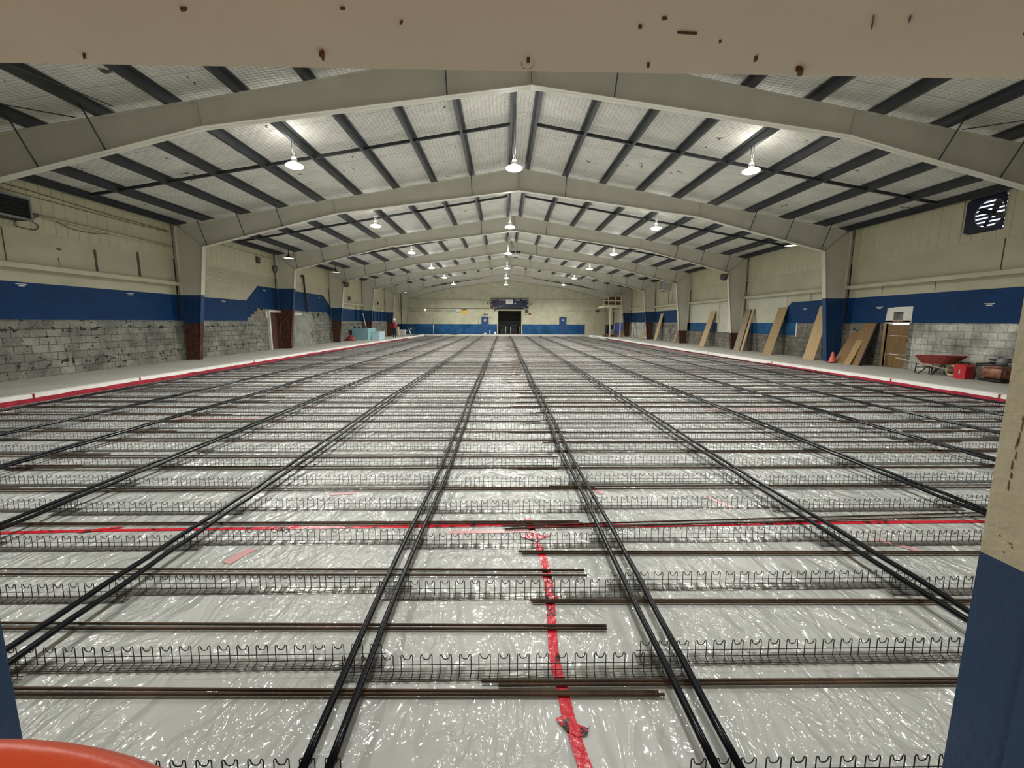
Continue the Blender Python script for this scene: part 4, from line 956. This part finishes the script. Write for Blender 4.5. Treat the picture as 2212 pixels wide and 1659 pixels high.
lean('plywood_board', 30.9, 31.2, 12.45, 1.45, 'tan_ply', 'short tan board leaning beside the fourth right column', .02)
lean('plywood_board', 34.4, 35.0, 12.4, 2.3, 'pine_ply', 'narrow pine strip leaning in the far bay under the blue band', .02, .1)
lean('plywood_board', 37.0, 37.5, 12.0, 1.4, 'tan_ply', 'short brown board leaning beside the fifth right column', .02)
lean('osb_sheet', 14.95, 15.5, 12.22, 1.27, 'osb', 'low brown particle board sheet leaning behind the traffic cone', .018, .1, 'sheets by the boarded doorway')
lean('osb_sheet', 14.42, 14.98, 12.28, 1.6, 'osb', 'tall brown particle board sheet leaning by the boarded doorway', .018, .15, 'sheets by the boarded doorway')
lean('osb_sheet', 14.68, 14.95, 12.19, 1.15, 'osb_new', 'narrow yellowish strip of board leaning on the brown sheets', .012, .12, 'sheets by the boarded doorway', XR-.22)
lean('black_sheet', 14.36, 14.40, 12.34, 1.62, 'dark', 'thin black sheet edge leaning beside the tall brown sheet', .10, .12, 'sheets by the boarded doorway')
# ------------------------------------------------------------------ cone, wheelbarrow, can, generator
r = empty('traffic_cone', (12.12, 15.42, ZS), 'small salmon red traffic cone on the right walkway', 'cone')
q = MB(); q.box(-.15, .15, -.15, .15, 0, .025); q.build('base', 'black_rubber', r)
q = MB(); q.lathe([(.12, .025), (.115, .04), (.03, .38), (.022, .40), (.01, .40)], n=20); q.build('cone_body', 'cone_orange', r)
r = empty('wheelbarrow', (12.38, 11.8, ZS), 'red wheelbarrow with pale wooden handles by the white block wall', 'wheelbarrow')
def open_tray(rim, bot, t):
    q = MB(); n = len(rim)
    inner = lambda P_, s_: [(p[0]*s_, p[1]*s_, p[2]) for p in P_]
    A = rim; B = bot; Ci = [(p[0]*.97, p[1]*.97, p[2]+.004) for p in rim]; D = [(p[0]*.94, p[1]*.94, p[2]+t) for p in bot]
    q.add(A+B+Ci+D, [(i, (i+1) % n, n+(i+1) % n, n+i) for i in range(n)]+[(2*n+i, 3*n+i, 3*n+(i+1) % n, 2*n+(i+1) % n) for i in range(n)]+[(i, 2*n+i, 2*n+(i+1) % n, (i+1) % n) for i in range(n)]+[tuple(range(n, 2*n)), tuple(range(4*n-1, 3*n-1, -1))])
    return q
def ell(a, b, cy, z, k=20, tilt=0, pw=3.2):
    out = []
    for i in range(k):
        t = 2*math.pi*i/k; c_, s_ = math.cos(t), math.sin(t)
        x = a*math.copysign(abs(c_)**(2/pw), c_); y = b*math.copysign(abs(s_)**(2/pw), s_)
        out.append((x, y+cy, z+tilt*y))
    return out
open_tray(ell(.33, .62, .0, .555, tilt=-.04), ell(.20, .36, .06, .31, tilt=-.03), .01).build('tray', 'barrow_red', r)
for sx in (-1, 1):
    q = MB(); q.tube([(sx*.30, 1.05, .40), (sx*.26, .35, .31), (sx*.12, -.48, .17)], .024, 8); q.build('handle', 'wood_handle', r)
    q = MB(); q.tube([(sx*.25, .42, .31), (sx*.25, .44, .015), (sx*.22, .34, .015), (sx*.20, .1, .26)], .016, 6); q.build('leg', 'dark', r)
    q = MB(); q.tube([(sx*.22, .06, .26), (sx*.22, .04, .015), (sx*.20, -.03, .015), (sx*.18, -.12, .23)], .016, 6); q.build('leg', 'dark', r)
q = MB(); q.tube([(.25, .43, .18), (-.25, .43, .18)], .012, 6); q.build('leg_brace', 'dark', r)
q = MB(); q.tube([(0, -.36+.135*math.cos(i*math.pi/12), .175+.135*math.sin(i*math.pi/12)) for i in range(24)], .042, 10, closed=True); wh = q.build('wheel', 'tyre_cream', r)
q = MB(); q.lathe([(.01, -.03), (.09, -.02), (.09, .02), (.01, .03)], (0, -.36, .175), 16, axis='x'); q.build('wheel_rim', 'dirt', wh)
q = MB(); q.tube([(-.14, -.36, .175), (.14, -.36, .175)], .012, 6); q.build('axle', 'dark', r)
r = empty('fuel_can', (12.22, 10.98, ZS), 'red plastic fuel can between wheelbarrow and generator', 'fuel can')
q = MB(); q.prism([(-.15, 0), (.15, 0), (.15, .33), (.10, .385), (-.10, .385), (-.15, .33)], 'x', -.13, .13); q.build('body', 'red_plastic', r)
q = MB(); q.tube([(0, -.10, .38), (0, -.09, .43), (0, .06, .43), (0, .07, .38)], .016, 8); q.build('handle', 'dark', r)
q = MB(); q.lathe([(.035, .38), (.035, .42), (.015, .46), (.01, .46)], (0, .12, 0), 12); q.build('spout', 'dark', r)
q = MB(); q.box(-.134, -.13, -.02, .015, .14, .24); q.build('marking', 'lamp_grey', r)
r = empty('generator', (12.38, 10.35, ZS), 'worn orange and brown generator in a dark frame on the right walkway', 'generator')
q = MB(); q.lathe([(.02, -.26), (.14, -.25), (.19, -.18), (.20, 0), (.19, .18), (.14, .25), (.02, .26)], (0, 0, .24), 18, axis='y'); q.build('tank', 'tank_orange', r)
q = MB(); q.box(-.18, .2, -.28, .28, .02, .07); q.build('base', 'dark', r)
for sy in (-1, 1):
    q = MB(); q.tube([(-.24, sy*.3, .02), (-.24, sy*.3, .44), (.24, sy*.3, .44), (.24, sy*.3, .02)], .018, 6); q.build('frame_hoop', 'dark', r)
q = MB(); q.tube([(-.24, -.3, .44), (-.24, .3, .40)], .018, 6); q.build('frame_bar', 'dark', r)
q = MB(); q.tube([(.02+.13*math.cos(k*.7)*(1+.1*math.sin(k)), .0+.2*math.sin(k*.7), .46+.007*k) for k in range(20)], .022, 7); q.build('hose', 'black_rubber', r)
q = MB(); q.lathe([(.01, -.09), (.09, -.08), (.1, .05), (.05, .09), (.01, .1)], (-.05, -.12, .52), 12, axis='x'); q.build('air_filter', 'grey_plastic', r)
# ------------------------------------------------------------------ foam boards, bag, person and other far things
z = ZS
for i in range(5):
    q = MB(); q.box(-11.62+.01*(i % 2), -10.40+.015*(i % 3), 33.15, 35.1, z+.002, z+.178); tag(q.build('foam_board', 'blue_foam'), 'blue green foam board, %s from the floor in the taller stack' % ORD[i], 'foam board', 'foam boards stacked by the left wall'); z += .18
z = ZS
for i in range(3):
    q = MB(); q.box(-10.36, -9.80+.012*i, 33.95, 35.6, z+.002, z+.208); tag(q.build('foam_board', 'blue_foam_light'), 'pale blue wrapped foam board, %s from the floor in the lower stack' % ORD[i], 'foam board', 'foam boards stacked by the left wall'); z += .21
for (x, nm) in ((-11.45, 'left'), (-11.1, 'right')):
    q = MB(); q.lathe([(.01, 0), (.08, .01), (.09, .12), (.04, .16), (.01, .16)], (x, 33.4, ZS+.9), 10); tag(q.build('glove_bundle', 'dark'), 'small dark bundle on the taller foam stack, '+nm+' one', 'bundle', 'dark bundles on the foam stack')
rr = random.Random(2); q = MB(); vs = []; n = 14
prof = [(.36, 0), (.38, .08), (.30, .2), (.20, .33), (.08, .42), (.01, .44)]
for j, (rad, h) in enumerate(prof):
    for i in range(n):
        a = 2*math.pi*i/n; k_ = rr.uniform(.82, 1.12); vs.append((rad*k_*math.cos(a), rad*k_*math.sin(a)*.8, h*rr.uniform(.9, 1.08)))
q.add(vs, [(j*n+i, j*n+(i+1) % n, (j+1)*n+(i+1) % n, (j+1)*n+i) for j in range(len(prof)-1) for i in range(n)]+[tuple(range(n-1, -1, -1)), tuple(range((len(prof)-1)*n, len(prof)*n))], 0, True)
tag(q.build('red_sack', 'barrow_red', None, (-11.38, 32.2, ZS)), 'crumpled red sack on the floor before the foam stack', 'sack')
q = MB(); q.add([(-11.35, 36.2, ZS), (-11.35, 36.33, ZS), (-11.80, 36.5, 2.28), (-11.80, 36.37, 2.28), (-11.31, 36.2, ZS), (-11.31, 36.33, ZS), (-11.76, 36.5, 2.28), (-11.76, 36.37, 2.28)], [(3, 2, 1, 0), (4, 5, 6, 7), (0, 1, 5, 4), (1, 2, 6, 5), (2, 3, 7, 6), (3, 0, 4, 7)])
tag(q.build('pale_stud', 'white_foam'), 'pale wooden stud leaning behind the foam stack', 'board')
q = MB(); q.lathe([(.01, 0), (.16, 0), (.17, .04), (.155, .45), (.17, .86), (.15, .9), (.01, .9)], (-10.72, 43.8, ZS), 20); tag(q.build('barrel', 'cream_paint'), 'tall cream barrel beside the person', 'barrel')
for (x, nm) in ((-11.1, 'left'), (-10.72, 'right')):
    q = MB(); q.prism([(x-.17, 0), (x+.17, 0), (x+.18, .5), (x+.1, .58), (x-.1, .58), (x-.18, .5)], 'y', 46.3, 46.7); o = q.build('white_sack', 'white_foam', None, (0, 0, ZS)); tag(o, 'white sack standing behind the cream barrel, %s one' % nm, 'sack', 'white sacks behind the barrel')
r = empty('drum_fan', (-10.4, 47.6, ZS), 'large dark drum fan with four blades by the end wall', 'fan')
q = MB(); q.tube([(.5*math.cos(i*math.pi/16), 0, .54+.5*math.sin(i*math.pi/16)) for i in range(32)], .035, 8, closed=True); q.build('ring', 'dark', r)
q = MB(); q.lathe([(.01, -.06), (.07, -.05), (.07, .1), (.01, .12)], (0, 0, .54), 14, axis='y'); q.build('hub', 'grey_plastic', r)
for k in range(4):
    a = k*math.pi/2+.45; q = MB(); vs = []
    for (u, v) in ((.05, -.03), (.44, -.07), (.44, .06), (.05, .03)):
        for dy in (0, .01): vs.append((u*math.cos(a)-v*math.sin(a), v*.4+dy, .54+u*math.sin(a)+v*math.cos(a)))
    q.add(vs, [(6, 4, 2, 0), (1, 3, 5, 7), (2, 3, 1, 0), (4, 5, 3, 2), (6, 7, 5, 4), (0, 1, 7, 6)]); q.build('blade', 'lamp_grey', r)
for sx in (-1, 1):
    q = MB(); q.tube([(sx*.5, 0, .54), (sx*.52, -.1, .03), (sx*.52, .3, .03)], .022, 6); q.build('stand_leg', 'dark', r)
cable('hose', [(-11.4, 41.4, ZS+.03), (-10.4, 41.9, ZS+.03), (-9.6, 42.4, ZS+.03), (-9.1, 43.4, ZS+.03), (-9.3, 45, ZS+.03), (-8.95, 46.4, ZS+.03)], .035, 'black_rubber', 'black hose lying on the left walkway behind the person', 'hose')
q = MB(); q.tube([(-7.6, 46.9, ZS), (-7.6, 46.9, 1.25)], .02, 6); q.box(-7.75, -7.45, 46.8, 47.0, ZS-.0, ZS+.03); tag(q.build('stake', 'lamp_grey'), 'thin grey stake standing before the blue end wall', 'stake')
q = MB(); q.box(-5.75, -5.1, 47.72, 47.95, ZS, ZS+.1); tag(q.build('black_box', 'dark'), 'low black box at the far edge of the rink', 'box')
q = MB(); q.lathe([(.01, 0), (.09, 0), (.10, .2), (.05, .3), (.02, .33), (.01, .33)], (-.9, 48.6, ZS), 14); tag(q.build('white_jug', 'white'), 'white plastic jug left of the dark doorway', 'jug')
q = MB(); q.lathe([(.01, 0), (.05, 0), (.05, .42), (.03, .45), (.01, .45)], (-1.55, 49.8, ZS), 12); tag(q.build('white_tube', 'white'), 'white tube standing by the left blue door', 'tube')
q = MB(); q.lathe([(.01, 0), (.14, 0), (.15, .1), (.11, .16), (.01, .17)], (-2.1, 49.6, ZS), 12); tag(q.build('clear_bag', 'blue_foam_light'), 'small pale bag before the left blue door', 'bag')
# crow's nest at the right end
r = empty('raised_platform', (10.5, 41.5, ZS), 'raised timekeeper platform with railing at the far right', 'platform')
def pb(nm, x0, x1, y0, y1, z0, z1, mt): q = MB(); q.box(x0-10.5, x1-10.5, y0-41.5, y1-41.5, z0-ZS, z1-ZS); return q.build(nm, mt, r)
pb('floor_deck', 9.55, 11.45, 41.4, 43.2, 3.02, 3.14, 'cream_paint')
pb('leg', 10.28, 10.40, 41.45, 41.57, ZS, 3.02, 'cream_paint'); pb('leg', 11.3, 11.4, 41.45, 41.55, ZS, 3.02, 'cream_paint')
for x in (9.56, 10.1, 10.75, 11.38): pb('railing_post', x, x+.05, 41.42, 41.47, 3.14, 4.08, 'tyre_cream')
for zz in (3.2, 3.62, 4.04): pb('railing_bar', 9.56, 11.43, 41.40, 41.45, zz, zz+.06, 'tyre_cream')
pb('dark_panel', 10.2, 11.3, 41.5, 41.54, 3.2, 3.58, 'primer_red'); pb('dark_panel', 10.2, 11.3, 41.5, 41.54, 3.7, 4.02, 'primer_red'); pb('equipment_case', 9.85, 10.1, 41.6, 42.0, 3.14, 3.8, 'dark')
q = MB(); q.tube([(-.55, .3, 2.86), (-.35, .3, 0)], .02, 6); q.build('brace_leg', 'dirt', r)
# tarp, bin and timber below it
q = MB(); vs = []; n = 24
for i in range(n+1):
    y = 44.9+i*4.2/n; x = XR-.16-.06*math.sin(i*1.7)-.04*math.sin(i*.7)
    vs += [(x, y, ZS), (x-.05, y, 1.0), (XR-.08, y, 1.58), (XR-.06, y, 1.58), (x-.03, y, 1.0), (x+.02, y, ZS)]
fs = []
for i in range(n):
    a, b = i*6, i*6+6; fs += [(a+k, b+k, b+(k+1) % 6, a+(k+1) % 6) for k in range(6)]
q.add(vs, fs+[tuple(range(5, -1, -1)), tuple(range(n*6, n*6+6))]); tag(q.build('blue_tarp', 'tarp_blue'), 'bright blue tarp hanging on the right wall beyond the platform', 'tarp')
q = MB(); q.lathe([(.01, 0), (.3, 0), (.36, .6), (.38, .62), (.38, .68), (.01, .70)], (11.3, 44.0, ZS), 20); tag(q.build('rubbish_bin', 'grey_plastic'), 'dark grey bin under the raised platform', 'bin')
rr = random.Random(9)
for i in range(7):
    a = rr.uniform(-.25, .25); x, y = 10.7+rr.uniform(-.2, .2), 42.3+rr.uniform(-.25, .25); zz = ZS+.0+.045*i; q = MB()
    c_, s_ = math.cos(a), math.sin(a); P4 = [(x+u*c_-v*s_, y+u*s_+v*c_) for u, v in ((-.75, -.07), (.75, -.07), (.75, .07), (-.75, .07))]
    q.prism(P4, 'z', zz, zz+.04); tag(q.build('plank', 'brown_junk'), 'brown scrap plank below the platform, %s from the bottom' % ORD[i], 'plank', 'scrap planks below the platform')
q = MB(); q.add([(11.55, 42.2, ZS), (11.95, 42.3, ZS), (12.0, 42.5, .75), (11.6, 42.45, .82), (11.55, 42.25, ZS), (11.95, 42.35, ZS), (12.0, 42.55, .75), (11.6, 42.5, .82)], [(0, 1, 2, 3), (7, 6, 5, 4), (0, 4, 5, 1), (1, 5, 6, 2), (2, 6, 7, 3), (3, 7, 4, 0)])
tag(q.build('pale_board_piece', 'pine_ply'), 'pale board scrap propped beside the fifth right column', 'board')
# ------------------------------------------------------------------ person
def skin_chain(name, verts, edges, radii, mt, root=0, parent=None, sub=2):
    me = bpy.data.meshes.new(name); me.from_pydata(verts, edges, []); me.materials.append(MATS[mt])
    o = bpy.data.objects.new(name, me); COL.objects.link(o)
    md = o.modifiers.new('skin', 'SKIN'); md.use_smooth_shade = True
    for i, rd in enumerate(radii): me.skin_vertices[0].data[i].radius = rd if isinstance(rd, tuple) else (rd, rd)
    for v in me.skin_vertices[0].data: v.use_root = False
    me.skin_vertices[0].data[root].use_root = True
    s_ = o.modifiers.new('sub', 'SUBSURF'); s_.levels = 1; s_.render_levels = sub
    if parent: o.parent = parent
    return o
def m_person():
    m = bpy.data.materials.new('person_clothes'); m.use_nodes = True; N, L = nt(m); b = N['Principled BSDF']; b.inputs['Roughness'].default_value = .8
    tc = N.new('ShaderNodeTexCoord'); sp = N.new('ShaderNodeSeparateXYZ'); L.new(tc.outputs['Object'], sp.inputs[0])
    zz = sp.outputs['Z']; c = mixc(N, L, mth(N, L, 'GREATER_THAN', zz, .84), (.018, .017, .020), (.42, .07, .04))
    c = mixc(N, L, mth(N, L, 'GREATER_THAN', zz, 1.36), c, (.40, .22, .15))
    ax = mth(N, L, 'ABSOLUTE', sp.outputs['X'])
    hand = mth(N, L, 'MULTIPLY', mth(N, L, 'GREATER_THAN', ax, .205), mth(N, L, 'LESS_THAN', zz, .83))
    c = mixc(N, L, hand, c, (.40, .22, .15))
    c = mixc(N, L, mth(N, L, 'LESS_THAN', zz, .09), c, (.02, .015, .01))
    L.new(c, b.inputs['Base Color']); MATS['person_clothes'] = m
m_person()
pr = empty('person', (-9.66, 38.3, ZS), 'person in white hard hat, orange red top and dark trousers walking away', 'person', rz=.1)
V = [(0, 0, .86), (0, 0, .98), (0, .01, 1.12), (0, .01, 1.27), (0, .015, 1.35), (0, .02, 1.41), (0, .03, 1.49), (0, .035, 1.56),
     (-.09, 0, .80), (-.10, .06, .45), (-.10, .02, .09), (-.10, .13, .035), (.09, 0, .80), (.10, -.02, .45), (.10, -.14, .10), (.10, -.05, .03),
     (-.15, .01, 1.30), (-.20, .0, 1.08), (-.22, .08, .87), (-.225, .10, .80), (.15, .01, 1.30), (.21, -.02, 1.08), (.23, .02, .87), (.235, .04, .80)]
E_ = [(0, 1), (1, 2), (2, 3), (3, 4), (4, 5), (5, 6), (6, 7), (0, 8), (8, 9), (9, 10), (10, 11), (0, 12), (12, 13), (13, 14), (14, 15), (3, 16), (16, 17), (17, 18), (18, 19), (3, 20), (20, 21), (21, 22), (22, 23)]
R_ = [(.15, .11), (.145, .10), (.155, .105), (.15, .10), (.07, .07), (.052, .055), (.085, .095), (.07, .08), .085, .062, .045, .04, .085, .062, .045, .04, .06, .048, .038, .032, .06, .048, .038, .032]
body = skin_chain('body', V, E_, R_, 'person_clothes', 0, pr)
for sx, hx, hy in ((-1, -.225, .10), (1, .235, .04)):
    fv = []; fe = []; fr = []
    for k in range(5):
        o_ = len(fv); y0 = -.03+.015*k
        if k == 4: fv += [(hx, hy+.01, .80), (hx-sx*.02, hy+.045, .775), (hx-sx*.025, hy+.05, .75)]
        else: fv += [(hx, hy+y0, .785), (hx, hy+y0, .745), (hx-sx*.012, hy+y0, .715-.004*abs(k-1))]
        fe += [(o_, o_+1), (o_+1, o_+2)]; fr += [.009, .008, .007]
    fo = MB()
    for k in range(5): fo.tube(fv[3*k:3*k+3], [.010, .009, .007], 6)
    fo.build('fingers', 'skin', pr)
q = MB(); q.lathe([(.01, .15), (.06, .14), (.10, .10), (.118, .04), (.122, 0), (.14, -.004), (.14, -.012), (.01, -.012)], (0, .03, 1.56), 20); q.build('hard_hat', 'white', pr)
vest = MB(); 
prof = [(.175, .128, .86), (.172, .126, 1.0), (.178, .13, 1.15), (.176, .126, 1.27), (.12, .10, 1.345)]; n = 20; vs = []
for (a, b, h) in prof:
    for i in range(n): t = 2*math.pi*i/n; vs.append((a*math.cos(t), b*math.sin(t)+.008, h))
vest.add(vs, [(j*n+i, j*n+(i+1) % n, (j+1)*n+(i+1) % n, (j+1)*n+i) for j in range(len(prof)-1) for i in range(n)], 0, True); vo = vest.build('vest', 'plain_red', pr)
q = MB(); q.box(-.12, -.08, -.135, -.120, .9, 1.3); q.build('vest_panel', 'dark', vo)
# ------------------------------------------------------------------ orange drum at the lower left
r = empty('orange_drum', (-.405, -.17, ZS), 'round orange red plastic drum close to the camera', 'drum')
Z0 = 1.286-ZS; R0 = .476
q = MB(); q.lathe([(.01, 0), (R0-.06, 0), (R0-.03, .05), (R0-.05, .4), (R0-.02, .42), (R0-.02, .47), (R0-.05, .5), (R0-.02, Z0-.08), (R0-.025, Z0-.05), (.01, Z0-.05)], n=64); q.build('barrel', 'drum_orange', r)
q = MB(); q.lathe([(R0-.03, Z0-.055), (R0-.002, Z0-.05), (R0, Z0-.018), (R0-.003, Z0-.006), (R0-.010, Z0), (R0-.019, Z0-.001), (R0-.025, Z0-.006), (R0-.027, Z0-.016), (R0-.030, Z0-.016), (R0-.033, Z0-.009), (R0-.045, Z0-.007), (.2, Z0-.004), (.01, Z0-.006)], n=96); q.build('lid', 'drum_orange', r)
